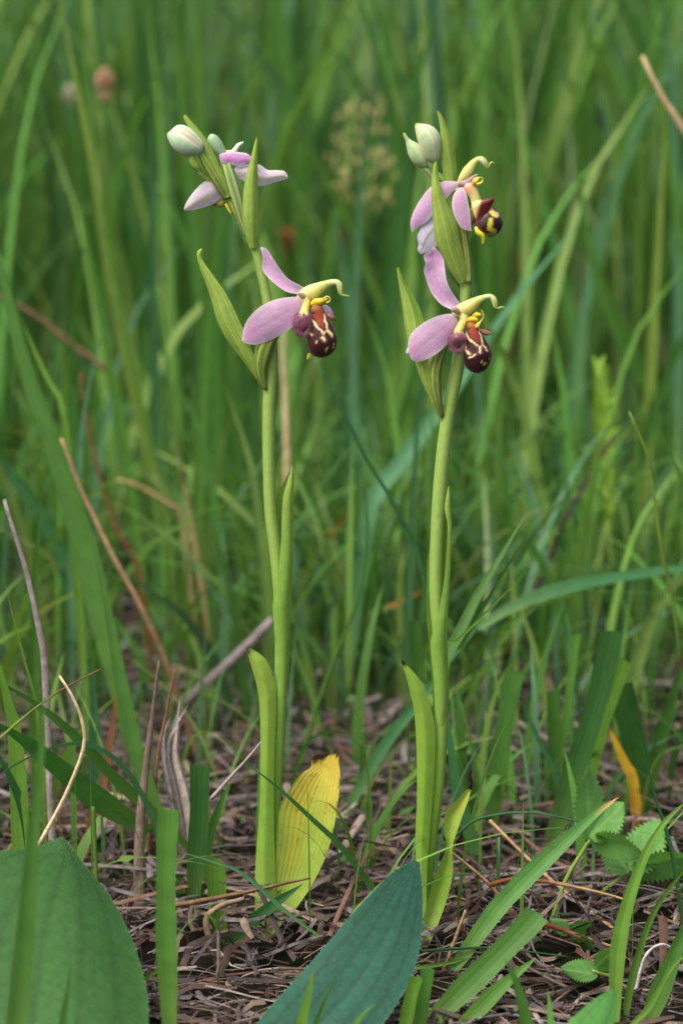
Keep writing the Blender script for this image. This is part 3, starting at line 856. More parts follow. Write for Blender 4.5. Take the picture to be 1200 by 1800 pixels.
BUD = bud_col(S(206, 212, 180), S(172, 196, 148), S(138, 164, 118))
mk('bud', *loft(B.line([(420, 515), (365, 470), (330, 410), (305, 340), (288, 270), (282, 210), (288, 178)], -2), B.line([(450, 512), (485, 470), (498, 390), (496, 300), (460, 230), (400, 190), (310, 174)], -2),
                BUD, depth=.85, ns=30, nv=26, ridges=3, ridge=.04), M_BUD, orchid)
mk('bud', *loft(B.line([(335, 560), (270, 520), (228, 455), (212, 390), (204, 330), (188, 290), (182, 258)], -1.6), B.line([(385, 545), (388, 480), (360, 410), (320, 360), (285, 335), (240, 310), (200, 258)], -1.6),
                bud_col(S(192, 204, 164), S(150, 184, 130), S(120, 150, 86)), depth=.9, ns=26, nv=24, ridges=3, ridge=.03), M_BUD, orchid)
mk('ovary', *tube(B.rod([(345, 552, 20, -1.6), (385, 580, 20, -1.4), (420, 620, 18, -1), (480, 680, 18, -.5)]), lambda u, v: S(186, 196, 150), ns=14, nv=16), M_BRACT, orchid)
mk('ovary', *tube(Cz.rod([(512, 1500, 14, -1.6), (478, 1380, 34, -2.6), (455, 1240, 46, -3), (455, 1100, 48, -3.4), (490, 970, 44, -3.6), (560, 820, 36, -4), (620, 700, 30, -4.6), (650, 640, 28, -5)]), OV, ns=24, nv=40, ridges=6, ridge=.13, twist=1.0), M_BRACT, orchid)
mk('ovary', *tube(B.rod([(735, 1520, 22, -2), (728, 1400, 32, -1.4), (715, 1250, 32, -1.4), (695, 1100, 30, -1.6), (660, 950, 30, -2), (640, 820, 28, -2.4), (650, 720, 26, -3)]), lambda u, v: mix(OV(u, v), S(170, 184, 110), .4), ns=24, nv=36, ridges=6, ridge=.12), M_BRACT, orchid)

# lower flower of the right orchid
fl = mk('flower', *tube(Cz.rod([(600, 612, 26, -5), (650, 612, 52, -6), (710, 590, 62, -7), (770, 552, 52, -8), (830, 512, 34, -9), (885, 488, 22, -9.5), (926, 488, 22, -9.5),
                                (952, 522, 26, -9.5), (962, 568, 20, -9.5), (985, 586, 11, -9.5), (1012, 576, 9, -9.5), (1042, 584, 5, -9.5)]), column_col, ns=18, nv=60, flat=.8), M_COLUMN, orchid)
fl['label'] = 'lower flower with spread pink sepals and a striped dark lip'
part(Cz, 'sepal', [(585, 592, -5), (520, 562, -5), (468, 518, -5), (418, 450, -5), (380, 350, -4.6), (358, 270, -4.4), (372, 205, -4.4), (356, 142, -4.4), (408, 108, -4.4), (428, 68, -4.2)],
     [(682, 562, -5), (650, 528, -5.5), (600, 455, -5.8), (560, 375, -5.6), (540, 300, -5.4), (532, 230, -5.2), (524, 178, -5), (500, 125, -4.8), (470, 92, -4.6), (438, 64, -4.2)],
     sepal_col(1.0, .35, .5, .7), M_PETAL, fl, bulge=-.12, fold=-.08, nv=44, nu=39, ripple=.07)
part(Cz, 'sepal', [(650, 700, -6), (605, 800, -6.5), (555, 886, -7), (490, 950, -7), (430, 990, -6.8), (362, 1024, -6.4), (300, 1036, -6), (262, 1026, -5.6), (250, 1010, -5.4)],
     [(628, 632, -5.6), (560, 632, -6.5), (470, 650, -7), (382, 690, -7), (310, 740, -6.8), (252, 800, -6.4), (224, 876, -6), (234, 948, -5.6), (246, 1000, -5.4)],
     sepal_col(1.0, .5, .4), M_PETAL, fl, bulge=.09, fold=-.03, nv=44, nu=45, ripple=.035)
part(Cz, 'sepal', [(300, 960, -3), (262, 975, -3), (228, 985, -3), (208, 968, -3)], [(262, 900, -3), (240, 905, -3), (222, 915, -3), (206, 950, -3)],
     lambda u, v: S(196, 206, 196), M_PETAL, fl, bulge=.3, nv=10, nu=7)
mk('petal', *tube(Cz.rod([(655, 620, 22, -7.5), (632, 604, 26, -8), (610, 600, 24, -8.4), (590, 612, 10, -8.6)]), lambda u, v: mix(S(190, 176, 168), S(150, 136, 116), v), ns=12, nv=12), M_PETAL, fl)
mk('throat', *tube(Cz.rod([(700, 640, 50, -6.6), (692, 700, 38, -7.6), (664, 752, 38, -8.6), (640, 800, 34, -9.4)]),
                   throat_col, ns=16, nv=20), M_COLUMN, fl)
mk('anther', *tube(Cz.rod([(725, 690, 14, -10), (758, 678, 24, -10.6), (790, 680, 20, -11), (815, 690, 8, -11)]), lambda u, v: mix(S(224, 172, 44), YELLOW, v), ns=14, nv=20), M_COLUMN, fl)
mk('anther', *tube(Cz.rod([(770, 645, 8, -10), (800, 640, 20, -10.6), (830, 640, 14, -11), (842, 640, 5, -11)]), lambda u, v: mix(S(222, 170, 30), YELLOW, v), ns=12, nv=16), M_COLUMN, fl)
pt = mk('pollinium_thread', *tube(Cz.rod([(845, 600, 4), (856, 630, 4), (858, 660, 4), (842, 690, 5), (822, 715, 14), (808, 738, 20), (798, 756, 6)], -12), lambda u, v: mix(S(214, 200, 110), S(238, 190, 50), smooth(.5, .8, v)), ns=10, nv=30), M_COLUMN, fl)
Ll = [(728, 705), (716, 760), (708, 830), (696, 930), (684, 1000), (700, 1068), (750, 1118), (806, 1133)]
Rl = [(790, 700), (828, 755), (872, 835), (910, 895), (932, 965), (918, 1040), (884, 1100), (826, 1133)]
l3, r3, zc = zpair(Cz, Ll, Rl, -10.5)
lip = mk('lip', *loft(l3, r3, lip_painter([(724, 770), (765, 742), (806, 740), (838, 868), (812, 872), (770, 845)],
        [([(698, 768), (738, 838), (790, 880), (826, 906), (850, 888), (838, 820), (818, 756)], 7), ([(826, 906), (826, 940)], 14), ([(850, 888), (892, 934)], 8), ([(700, 900), (712, 935), (738, 960)], 13), ([(738, 992), (765, 975), (792, 964)], 8), ([(712, 800), (750, 860)], 4)],
        [(846, 1022, 11), (862, 1046, 15), (880, 1040, 10), (908, 1000, 7)], 745, S(150, 96, 44), 9), depth=.75, ns=72, nv=80, zc=zc), M_LIP, fl)
l3, r3, zc = zpair(Cz, [(640, 772), (590, 800), (566, 850), (580, 905), (612, 950), (648, 972)], [(690, 785), (722, 822), (728, 852), (690, 880), (664, 920), (656, 972)], -11)
sl = mk('lip_side_lobe', *loft(l3, r3, side_lobe_col(765, 960), depth=.75, ns=30, nv=26, zc=zc), M_LIP, fl)
fuzz('velvet_hairs', Cz, (640, 870), (74, 82), 620, 22, -11, S(150, 108, 124), sl)
mk('lip_side_lobe', *tube(Cz.rod([(828, 770, 14, -9), (860, 785, 24, -9.4), (895, 795, 18, -9.6), (925, 795, 4, -9.6)]), lambda u, v: mix(S(170, 100, 96), S(150, 110, 80), v), ns=12, nv=14), M_LIP, fl)

# upper flower of the right orchid, in profile
fl = mk('flower', *tube(B.rod([(652, 690, 20, -3), (690, 640, 40, -3.6), (732, 585, 50, -4), (772, 522, 36, -4.4), (808, 484, 24, -4.6), (845, 484, 28, -4.8), (875, 515, 26, -4.8),
                               (892, 548, 13, -4.8), (908, 535, 8, -4.8), (920, 510, 8, -4.8), (938, 508, 7, -4.8), (953, 522, 4, -4.8)]), column_col, ns=18, nv=60, flat=.8), M_COLUMN, orchid)
fl['label'] = 'upper flower in profile with drooping pink sepals'
part(B, 'sepal', [(650, 720, -3), (600, 750, -3.4), (560, 795, -3.6), (500, 862, -3.6), (430, 950, -3.4), (375, 1010, -3.2), (310, 1052, -3), (262, 1096, -3)],
     [(652, 672, -3), (600, 664, -3), (520, 668, -3), (440, 695, -3), (370, 760, -3), (292, 880, -3), (246, 1000, -3), (254, 1086, -3)],
     sepal_col(1.0, .3, .5), M_PETAL, fl, bulge=.10, nv=38, nu=39, ripple=.03)
part(B, 'sepal', [(660, 718, -5), (612, 772, -5.4), (594, 860, -5.8), (612, 950, -6), (650, 1028, -6), (700, 1074, -6), (752, 1086, -6)],
     [(688, 716, -5), (712, 760, -5.6), (730, 830, -6), (742, 900, -6), (750, 980, -6), (754, 1040, -6), (758, 1084, -6)],
     sepal_col(1.05, .25, .8), M_PETAL, fl, bulge=.10, nv=36, nu=35, ripple=.03)
part(B, 'sepal', [(520, 930, -1.5), (420, 970, -2), (340, 1045, -2.2), (302, 1130, -2.4), (312, 1195, -2.4), (303, 1240, -2.4), (325, 1276, -2.4)],
     [(560, 1050, -1.5), (540, 1110, -2), (505, 1160, -2.2), (478, 1195, -2.4), (440, 1238, -2.4), (390, 1262, -2.4), (335, 1280, -2.4)],
     lambda u, v: mix(mix(S(196, 190, 224), LILAC, u), S(120, 140, 100), .8 * math.exp(-((u - .45) / .06) ** 2)), M_PETAL, fl, bulge=.12, nv=26, nu=19)
part(B, 'petal', [(660, 685, -5), (700, 712, -5), (740, 680, -5.4), (780, 645, -5.6), (810, 618, -5.8)], [(662, 665, -5), (705, 655, -5), (750, 630, -5.4), (785, 608, -5.6), (812, 604, -5.8)],
     lambda u, v: mix(S(206, 166, 200), S(178, 160, 150), v), M_PETAL, fl, bulge=.15, nv=16, nu=9)
mk('throat', *tube(B.rod([(725, 690, 40, -4), (755, 735, 54, -4.6), (785, 790, 44, -5), (800, 850, 44, -5), (800, 910, 40, -5)]),
                   lambda u, v: mix(mix(S(214, 190, 150), S(200, 140, 100), smooth(.05, .15, v) * (1 - smooth(.2, .4, v))), mix(S(236, 206, 120), S(200, 176, 110), smooth(.5, 1, v)), smooth(.2, .5, v)), ns=18, nv=24), M_COLUMN, fl)
mk('anther', *tube(B.rod([(770, 690, 10, -5.6), (790, 668, 24, -6), (812, 645, 20, -6), (820, 628, 6, -6)]), lambda u, v: mix(YELLOW, S(238, 200, 80), v), ns=14, nv=16), M_COLUMN, fl)
mk('pollinium_thread', *tube(B.rod([(800, 690, 16), (825, 688, 14), (846, 672, 8), (855, 655, 5), (848, 638, 4), (830, 632, 4), (815, 634, 4)], -6.4), lambda u, v: mix(S(240, 186, 40), S(240, 220, 120), v), ns=10, nv=28), M_COLUMN, fl)
l3, r3, zc = zpair(B, [(880, 872), (825, 925), (796, 990), (790, 1050), (815, 1095), (870, 1120), (915, 1136)], [(925, 872), (962, 900), (995, 938), (1020, 990), (1018, 1050), (985, 1105), (930, 1137)], -4.5)
def lip2(u, v, x, y, front):
    c = mix(MAROON, S(66, 44, 36), smooth(900, 800, x))
    if front:
        d = seg_d(x, y, [(905, 890), (945, 935), (968, 945)])
        c = mix(c, S(214, 188, 104), 1 - smooth(16, 28, d))
        d = seg_d(x, y, [(918, 985), (905, 1060), (950, 1080)])
        c = mix(c, S(190, 180, 60), 1 - smooth(14, 26, d))
        d = seg_d(x, y, [(800, 1060), (850, 1110), (960, 1110)])
        c = mix(c, S(176, 170, 90), .8 * (1 - smooth(8, 18, d)))
    return c
mk('lip', *loft(l3, r3, lip2, depth=.8, ns=60, nv=60, zc=zc), M_LIP, fl)
l3, r3, zc = zpair(B, [(765, 840), (762, 890), (785, 960), (800, 1005), (798, 1030)], [(845, 818), (950, 806), (925, 880), (880, 960), (806, 1030)], -6.4)
def lobe2(u, v, x, y, front):
    t = (x - 765) * .5 - (y - 840) * .1
    return mix(S(228, 196, 130), mix(S(92, 26, 32), S(128, 62, 76), smooth(940, 1030, y)), smooth(815, 850, x + (y - 830) * .28))
sl = mk('lip_side_lobe', *loft(l3, r3, lobe2, depth=.35, ns=30, nv=24, zc=zc), M_LIP, fl)
mk('lip_side_lobe', *tube(B.rod([(770, 900, 26, -3.4), (765, 960, 34, -3.2), (770, 1010, 24, -3.2), (775, 1030, 8, -3.2)]), lambda u, v: mix(S(150, 160, 60), S(120, 80, 70), v), ns=12, nv=14), M_LIP, fl)
mk('lip_tip', *tube(B.rod([(796, 1050, 14, -5.6), (815, 1095, 24, -6), (850, 1120, 24, -6.2), (862, 1160, 16, -6.2), (852, 1198, 5, -6.2)]), lambda u, v: S(196, 192, 56), ns=12, nv=18), M_COLUMN, fl)

# ------------------------------------------------------------------ single blades, stalks and leaves that can be picked out
def gy(px, py):
    return G(px, py, 0.004).y

def strip3(pts, w, c0, c1, ctip=None, cut=False, yaw=0.0, fold=0.12, nseg=22, base_w=.55, taper=2.4, tipcut=.06, ctip_at=.9):
    """a grass blade along 3D points with a V-shaped section; w in metres"""
    q = [Vector(p) for p in catmull([tuple(p) for p in pts], nseg + 1)]
    V, C, UV = [], [], []
    nu = 5
    sk = random.uniform(-1, 1)
    ph = random.uniform(0, 6)
    for j, p in enumerate(q):
        t = j / nseg
        tan = (q[min(nseg, j + 1)] - q[max(0, j - 1)]).normalized()
        view = (CAM - p).normalized()
        s = tan.cross(view).normalized()
        n = s.cross(tan)
        a = yaw * (0.6 + .8 * t)
        s2 = s * math.cos(a) + n * math.sin(a)
        n2 = n * math.cos(a) - s * math.sin(a)
        k = base_w + (1 - base_w) * min(1, t * 3.2)
        if not cut:
            k *= max(0.0, 1 - t ** taper)
        hw = w / 2 * k / max(.5, math.cos(a)) * (1 + .05 * math.sin(t * 13 + ph)) + 2e-5
        for i in range(nu):
            u = i / (nu - 1) * 2 - 1
            pp = p + s2 * (u * hw) + n2 * (abs(u) * fold * hw * 2)
            if cut and j == nseg:
                pp = pp + tan * (sk * u * w * .25 + random.uniform(-.06, .06) * w)
            c = mix(c0, c1, smooth(0, .5, t))
            c = mix(c, mul(c1, 1.12), .5 * (1 - abs(u)))
            if ctip is not None:
                c = mix(c, ctip, smooth(ctip_at - .06, ctip_at + .04, t))
            V.append(pp); C.append(c); UV.append((i / (nu - 1), t))
    return V, grid_faces(nseg + 1, nu), C, UV

def path3(pts, Y0=None, Y1=None):
    if Y0 is None:
        Y0 = gy(*pts[0][:2])
    if Y1 is None:
        Y1 = Y0
    L = [0]
    for a, b in zip(pts, pts[1:]):
        L.append(L[-1] + math.hypot(a[0] - b[0], a[1] - b[1]))
    return [P(p[0], p[1], Y0 + (Y1 - Y0) * l / L[-1]) for p, l in zip(pts, L)], Y0, Y1

def rooted(p3):
    """carry an upright blade on down to the soil"""
    a, b = p3[0], p3[1]
    if a.z > .008 and b.z - a.z > 1.3 * abs(b.x - a.x):
        k = min(1.5, a.z / max(.01, b.z - a.z))
        return [Vector((a.x - (b.x - a.x) * k * .85, a.y, 0.0))] + p3
    return p3

GR = dict(mid=S(70, 114, 48), bright=S(78, 124, 50), dark=S(50, 92, 42), blue=S(62, 112, 68), olive=S(116, 142, 64), deep=S(40, 86, 44), lime=S(90, 132, 48), teal=S(70, 122, 84))
DRY = dict(tan=S(172, 142, 108), cream=S(206, 186, 150), grey=S(150, 140, 138), brown=S(116, 92, 70), red=S(122, 76, 52), salmon=S(168, 116, 90), purple=S(74, 52, 58), white=S(192, 186, 192))

def blade(label, pts, w, col='mid', Y0=None, Y1=None, name='grass_shoot', cut=False, tip=None, ctip_at=.9, cat='grass blade', group=None, yaw=None, fold=.14, base=None, taper=2.4, hairs=0):
    p3, a, b = path3(pts, Y0, Y1)
    c = GR[col] if isinstance(col, str) else col
    cb = mul(mix(c, S(150, 170, 90), .25), .9) if base is None else base
    w_m = w * mpp((a + b) / 2)
    p3 = rooted(p3)
    root = Vector((p3[0].x, p3[0].y, 0))
    m = strip3(p3, w_m, cb, c, ctip=tip, cut=cut, yaw=random.uniform(-.5, .5) if yaw is None else yaw, fold=fold, ctip_at=ctip_at, taper=taper)
    o = mk('cut_grass_shoot' if cut and name == 'grass_shoot' else name, *m, M_GRASS, None, root)
    tag(o, label, cat, group)
    if hairs:
        edge_hairs(o, m[0], 5, hairs)
    return o

def edge_hairs(o, V, nu, n, ln=.0011):
    nv = len(V) // nu
    parts = []
    for k in range(n):
        j = random.randrange(2, nv - 2)
        s = random.choice((0, nu - 1))
        f = random.random()
        p = Vector(V[j * nu + s]).lerp(Vector(V[(j + 1) * nu + s]), f)
        inn = Vector(V[j * nu + (1 if s == 0 else nu - 2)])
        out = (p - inn).normalized() + Vector((random.gauss(0, .35), random.gauss(0, .35), random.gauss(.2, .35)))
        q = p + out.normalized() * ln * random.uniform(.5, 1.3)
        t = (Vector(V[(j + 1) * nu + s]) - Vector(V[j * nu + s])).normalized() * 5e-5
        parts.append(([p - t, p + t, q], [(0, 1, 2)], [S(196, 206, 190)] * 3, [(0, 0), (1, 0), (.5, 1)]))
    h = mk('hair_fringe', *merge(parts), M_HAIR, o)
    h['kind'] = 'stuff'

def stalk(label, pts, w, col='tan', Y0=None, Y1=None, name='dry_grass_stalk', cat='dry stalk', col2=None, group=None, w2=.45, nodes=()):
    p3, a, b = path3(pts, Y0, Y1)
    c = (DRY.get(col) or GR.get(col)) if isinstance(col, str) else col
    c2 = c if col2 is None else ((DRY.get(col2) or GR.get(col2)) if isinstance(col2, str) else col2)
    r = w * mpp((a + b) / 2) / 2
    p3 = rooted(p3)
    n = len(p3)
    rod = [tuple(p) + (r * (1 - (1 - w2) * i / (n - 1)),) for i, p in enumerate(p3)]
    def f(u, v):
        k = 1
        for nd in nodes:
            if abs(v - nd) < .012:
                return S(90, 66, 46)
        return mul(mix(c, c2, smooth(.25, .75, v)), 1 + .12 * math.sin(v * 31 + u * 5))
    root = Vector((p3[0].x, p3[0].y, 0))
    o = mk(name, *tube(rod, f, ns=7, nv=30, ridges=3, ridge=.12), M_STRAW if (col in DRY or not isinstance(col, str)) else M_GRASS, None, root)
    return tag(o, label, cat, group)

# ---- tall blurred blades behind the left orchid
blade('tall yellow-green grass stem rising past the brown seed head', [(292, 960), (262, 800), (228, 640), (190, 450), (162, 280), (125, 100), (92, -60)], 26, 'olive', Y0=.36, yaw=.2)
blade('bright upright blade close beside the brown seed head stalk', [(300, 960), (240, 700), (195, 480), (172, 330), (150, 120), (130, -60)], 22, 'bright', Y0=.36, yaw=.3)
blade('slim bright blade with blunt top under the brown seed head', [(250, 1030), (228, 850), (205, 700), (170, 520), (145, 380), (130, 285)], 22, 'bright', Y0=.36, yaw=.2)
blade('widest green blade of the tuft, leaning away from the left orchid', [(215, 1230), (190, 1130), (160, 1000), (125, 875), (83, 750), (45, 640), (10, 500), (-30, 330)], 46, 'mid', Y0=.16, Y1=.20, yaw=.3)
blade('narrow lime blade running along the widest blade, brown joint at its foot', [(118, 770), (95, 690), (54, 600), (22, 520), (-12, 410)], 17, 'lime', Y0=.18, Y1=.2, tip=None)
stalk('tan broken stalk slanting down from the lime blade joint', [(300, 1185), (250, 1071), (200, 979), (146, 867), (108, 770)], 13, 'brown', Y0=.17, col2='tan')
stalk('thin rusty red stem beside the tan broken stalk', [(245, 1010), (222, 960), (200, 917), (167, 800), (150, 710), (142, 655)], 9, 'red', Y0=.30, col2='red')
stalk('long bent straw, green above and tan below, left of the orchid with the yellowing leaf', [(380, 1180), (354, 1020), (333, 896), (313, 792), (288, 596), (276, 506)], 11, 'tan', Y0=.32, col2='bright', nodes=(.52, .85))
stalk('short tan straw arching over the bare patch in the tuft', [(322, 925), (300, 888), (267, 867), (235, 850), (203, 842)], 8, 'tan', Y0=.33)
stalk('brown stick slanting across the grass at the edge of the tuft', [(200, 660), (185, 648), (125, 604), (63, 554), (-5, 518)], 13, 'brown', Y0=.42)
blade('straight green blade behind the hooked bract', [(400, 1010), (392, 900), (372, 700), (345, 450), (325, 240), (310, 60), (300, -60)], 30, 'mid', Y0=.5)
blade('broad green blade just left of the stem with the yellowing leaf', [(440, 1035), (430, 950), (412, 800), (398, 640), (392, 520), (390, 420)], 30, 'mid', Y0=.4)
blade('dark broad blade behind the stem with the yellowing leaf', [(452, 1030), (448, 900), (440, 760), (430, 640), (425, 520)], 30, 'dark', Y0=.45)
blade('narrow lime blade at the foot of the broad green blade', [(432, 1040), (424, 980), (412, 890), (402, 810)], 16, 'lime', Y0=.36)
blade('bright pointed blade slanting up behind the hooded flower', [(360, 600), (380, 400), (395, 260), (432, 155), (480, 62), (492, 40)], 24, 'bright', Y0=.35, Y1=.33)
blade('tall pale blade with a folded top behind the pale bud', [(330, 700), (325, 450), (318, 200), (305, 60), (300, -50)], 26, 'olive', Y0=.75)
blade('dark green upright blade near the edge of the tuft', [(62, 1045), (66, 960), (70, 890), (73, 832)], 20, 'mid', Y0=.13)
blade('bluish blade falling from the tuft edge behind the widest blade', [(120, 1010), (80, 920), (30, 840), (-30, 770)], 34, 'blue', Y0=.3)
stalk('grey weathered stick leaning out of the tuft', [(80, 1180), (72, 1117), (60, 1060), (46, 1000), (24, 930), (8, 878)], 14, 'grey', Y0=.04)
blade('thin lime blade with a joint at the tuft edge', [(66, 1260), (54, 1200), (30, 1110), (10, 1030), (-2, 990)], 8, 'lime', Y0=.02)
blade('pointed blade standing before the widest blade, near the dead stalks', [(292, 1480), (262, 1390), (240, 1320), (212, 1190), (190, 1070), (162, 945)], 32, 'mid', Y0=.035, Y1=.05, yaw=.15)
# ---- behind and between the orchids
blade('dark broad blade rising straight above the plump buds', [(640, 1000), (668, 700), (700, 420), (722, 210), (748, 90), (785, -40)], 32, 'dark', Y0=.52, Y1=.5)
blade('long bluish blade slanting across behind the right stem', [(650, 900), (690, 835), (780, 712), (880, 560), (960, 460), (1018, 390)], 32, 'teal', Y0=.26, Y1=.34)
stalk('thin green stem slanting down between the two orchids', [(748, 1030), (700, 900), (640, 800), (600, 715), (556, 635)], 9, 'blue', Y0=.1, name='grass_stalk', cat='grass stalk')
stalk('thin green stem bowing between the two orchids', [(560, 1235), (600, 1130), (632, 1040), (645, 950), (643, 880), (640, 825)], 8, 'mid', Y0=.15, name='grass_stalk', cat='grass stalk')
blade('orange-tipped blade pointing at the bowing stem', [(540, 1000), (585, 935), (615, 900), (642, 875)], 12, 'olive', Y0=.3, tip=S(170, 96, 40), ctip_at=.75)
blade('orange-tipped blade lying low beside the right stem', [(600, 1095), (670, 1072), (710, 1055), (745, 1038)], 12, 'olive', Y0=.28, tip=S(176, 104, 52), ctip_at=.6)
blade('bright broad blade just left of the right stem', [(640, 1090), (660, 950), (690, 800), (722, 670), (740, 580)], 34, 'mid', Y0=.4)
blade('slim green blade leaning away behind the open flower lip', [(560, 1000), (600, 820), (640, 640), (690, 420), (720, 250)], 20, 'mid', Y0=.6)
stalk('pale buff straw standing close behind the left stem', [(505, 830), (503, 740), (500, 680), (498, 630), (500, 560)], 13, 'tan', Y0=.35, col2='cream')
blade('tall bright blade behind the lower bract of the right orchid', [(560, 760), (600, 560), (640, 360), (672, 160), (690, -40)], 22, 'mid', Y0=.7)
# ---- behind the right orchid
stalk('dry pointed straw tip at the end of a green stem', [(1330, 480), (1250, 320), (1200, 225), (1162, 168), (1128, 98)], 15, 'olive', Y0=.3, col2='cream')
blade('straight yellow-green stem beyond the fern frond', [(1135, 800), (1138, 765), (1145, 600), (1152, 480), (1162, 320), (1170, 150)], 24, 'olive', Y0=.42)
blade('blade leaning onto the yellow-green stem', [(1150, 720), (1128, 662), (1080, 570), (1040, 450), (1020, 330), (1010, 200)], 28, 'mid', Y0=.44)
blade('tall soft green blade behind the upper flower', [(960, 900), (985, 700), (1010, 500), (1030, 300), (1040, 100), (1045, -40)], 30, 'mid', Y0=.75)
blade('broad green blade beyond the bluish slanting blade', [(1000, 860), (960, 700), (925, 560), (900, 430)], 30, 'dark', Y0=.6)
blade('leaning blade with pale edge near the dry straw tip', [(1240, 760), (1215, 560), (1190, 380), (1160, 160), (1140, 20)], 22, 'bright', Y0=.5)
stalk('dark purple stalk bent over beneath the fern frond', [(905, 1120), (955, 1010), (990, 920), (1040, 830), (1078, 765)], 12, 'purple', Y0=.28)
stalk('jointed thin green stem with a brown tip', [(1205, 1250), (1195, 1150), (1180, 1050), (1160, 950), (1140, 810), (1120, 760), (1105, 724)], 9, 'mid', Y0=.10, name='grass_stalk', cat='grass stalk', col2='olive', nodes=(.2, .42))
blade('pointed blade beside the jointed thin stem', [(1260, 1010), (1225, 910), (1190, 825), (1150, 740)], 16, 'mid', Y0=.13)
blade('dark bluish blade lying almost flat behind the cut blades', [(840, 1105), (900, 1068), (980, 1038), (1060, 1020), (1210, 998), (1300, 990)], 26, 'blue', Y0=.16, Y1=.2, yaw=.6)
blade('broad blade leaning right from the right stem', [(778, 1180), (795, 1140), (838, 1050), (890, 960), (930, 893)], 30, 'mid', Y0=.05, Y1=.07)
blade('second blade leaning right from the right stem, slightly shorter', [(782, 1185), (805, 1140), (850, 1065), (895, 990), (938, 922)], 15, 'mid', Y0=.055, Y1=.075)
blade('thin sharp blade leaning right low beside the right stem', [(775, 1165), (800, 1130), (850, 1080), (900, 1030), (942, 990)], 10, 'lime', Y0=.02, Y1=.03)
stalk('reddish stem showing behind the bluish slanting blade', [(880, 760), (888, 690), (900, 560), (912, 490), (922, 440)], 13, 'brown', Y0=.62, col2='brown')
# ---- cut blades and leaves right of the right orchid
blade('large cut blade, darkest and widest of the cut tuft', [(958, 1520), (972, 1470), (992, 1410), (1035, 1280), (1060, 1190), (1077, 1110)], 40, 'dark', Y0=.06, cut=True, yaw=.2)
blade('bright cut blade behind the darkest cut blade', [(1010, 1440), (1040, 1310), (1062, 1240), (1092, 1155)], 38, 'lime', Y0=.09, cut=True)
blade('cut blade with square end rising from the litter', [(866, 1430), (872, 1390), (885, 1290), (906, 1178)], 33, 'mid', Y0=.085, cut=True)
blade('short cut blade between the two larger cut blades', [(978, 1400), (974, 1330), (970, 1212)], 24, 'mid', Y0=.12, cut=True)
blade('narrow upright blade behind the short cut blade', [(985, 1330), (995, 1260), (1005, 1180), (1014, 1115)], 15, 'bright', Y0=.13, cut=True)
blade('dark blade leaning toward the darkest cut blade', [(990, 1400), (970, 1345), (942, 1290), (914, 1226)], 17, 'blue', Y0=.08)
blade('broad dark blade standing over the orange withered blade', [(1130, 1400), (1122, 1340), (1108, 1270), (1092, 1205)], 46, 'dark', Y0=.1, cut=True)
blade('wide green blade leaning beyond the orange withered blade', [(1138, 1370), (1152, 1320), (1178, 1230), (1205, 1140)], 32, 'mid', Y0=.12)
blade('orange-yellow withered blade in the cut tuft', [(1110, 1370), (1098, 1345), (1078, 1300), (1058, 1258)], 24, S(214, 168, 50), Y0=.09, name='withered_blade', tip=S(196, 120, 50), base=S(180, 120, 46))
blade('long blade with a brown dry tip leaning over the litter', [(795, 1705), (815, 1678), (880, 1590), (970, 1500), (1045, 1432), (1088, 1400)], 36, S(78, 130, 60), Y0=-.05, Y1=-.035, tip=S(196, 150, 96), ctip_at=.93, yaw=.15, taper=3.4, hairs=110)
blade('hairy cut blade below the long brown-tipped blade', [(742, 1815), (765, 1788), (840, 1715), (900, 1655), (946, 1606)], 44, 'mid', Y0=-.085, Y1=-.075, cut=True, yaw=.1, hairs=110)
blade('pointed blade below the hairy cut blade', [(800, 1815), (840, 1775), (880, 1735), (942, 1683)], 34, 'bright', Y0=-.09, Y1=-.085, yaw=.1)
blade('soft blurred blade tip curving up beside the pointed blade', [(930, 1840), (925, 1800), (912, 1745), (898, 1705), (884, 1684)], 32, 'mid', Y0=-.14, Y1=-.14)
blade('bright grooved blade arching toward the toothed leaves', [(1076, 1830), (1080, 1790), (1090, 1650), (1125, 1525), (1165, 1450), (1215, 1400)], 30, 'lime', Y0=-.09, Y1=-.07, yaw=.25, fold=.3)
blade('slim bright blade beside the grooved arching blade', [(1098, 1830), (1105, 1740), (1140, 1620), (1180, 1555), (1230, 1500)], 15, 'lime', Y0=-.085, Y1=-.06)
blade('broad bright blade standing outside the slim bright blade', [(1130, 1830), (1140, 1790), (1185, 1675), (1225, 1580)], 40, 'mid', Y0=-.09, Y1=-.08)
blade('blade crossing low in front of the broad bright blade', [(1095, 1815), (1140, 1770), (1180, 1700), (1230, 1660)], 12, 'lime', Y0=-.1, Y1=-.1)
blade('thin dark green blade passing over the toothed leaves', [(1190, 1560), (1175, 1480), (1150, 1400), (1135, 1340), (1123, 1298)], 9, 'deep', Y0=-.03, Y1=-.02)
stalk('thin arched green stem low beside the right orchid', [(800, 1470), (840, 1440), (920, 1428), (1000, 1440), (1025, 1448)], 6, 'blue', Y0=-.01, name='grass_stalk', cat='grass stalk')
blade('cut grass stub at the edge of the dark ribbed leaf', [(706, 1850), (712, 1800), (722, 1750), (731, 1716)], 24, 'lime', Y0=-.1, cut=True)
blade('second cut grass stub, just right of the first stub', [(735, 1850), (738, 1800), (745, 1750), (752, 1702)], 24, 'mid', Y0=-.095, cut=True)
blade('thin blade lying flat at the foot of the right orchid', [(722, 1702), (760, 1697), (800, 1690), (832, 1682)], 9, 'lime', Y0=-.05, Y1=-.05)
blade('dark blade leaning behind the foot of the right orchid', [(830, 1480), (812, 1420), (798, 1350), (790, 1290), (782, 1230)], 26, 'blue', Y0=.04)
blade('dark slanting blade crossing behind the stem leaf of the right orchid', [(640, 1370), (690, 1290), (740, 1230), (790, 1160), (850, 1090)], 24, 'blue', Y0=.10)
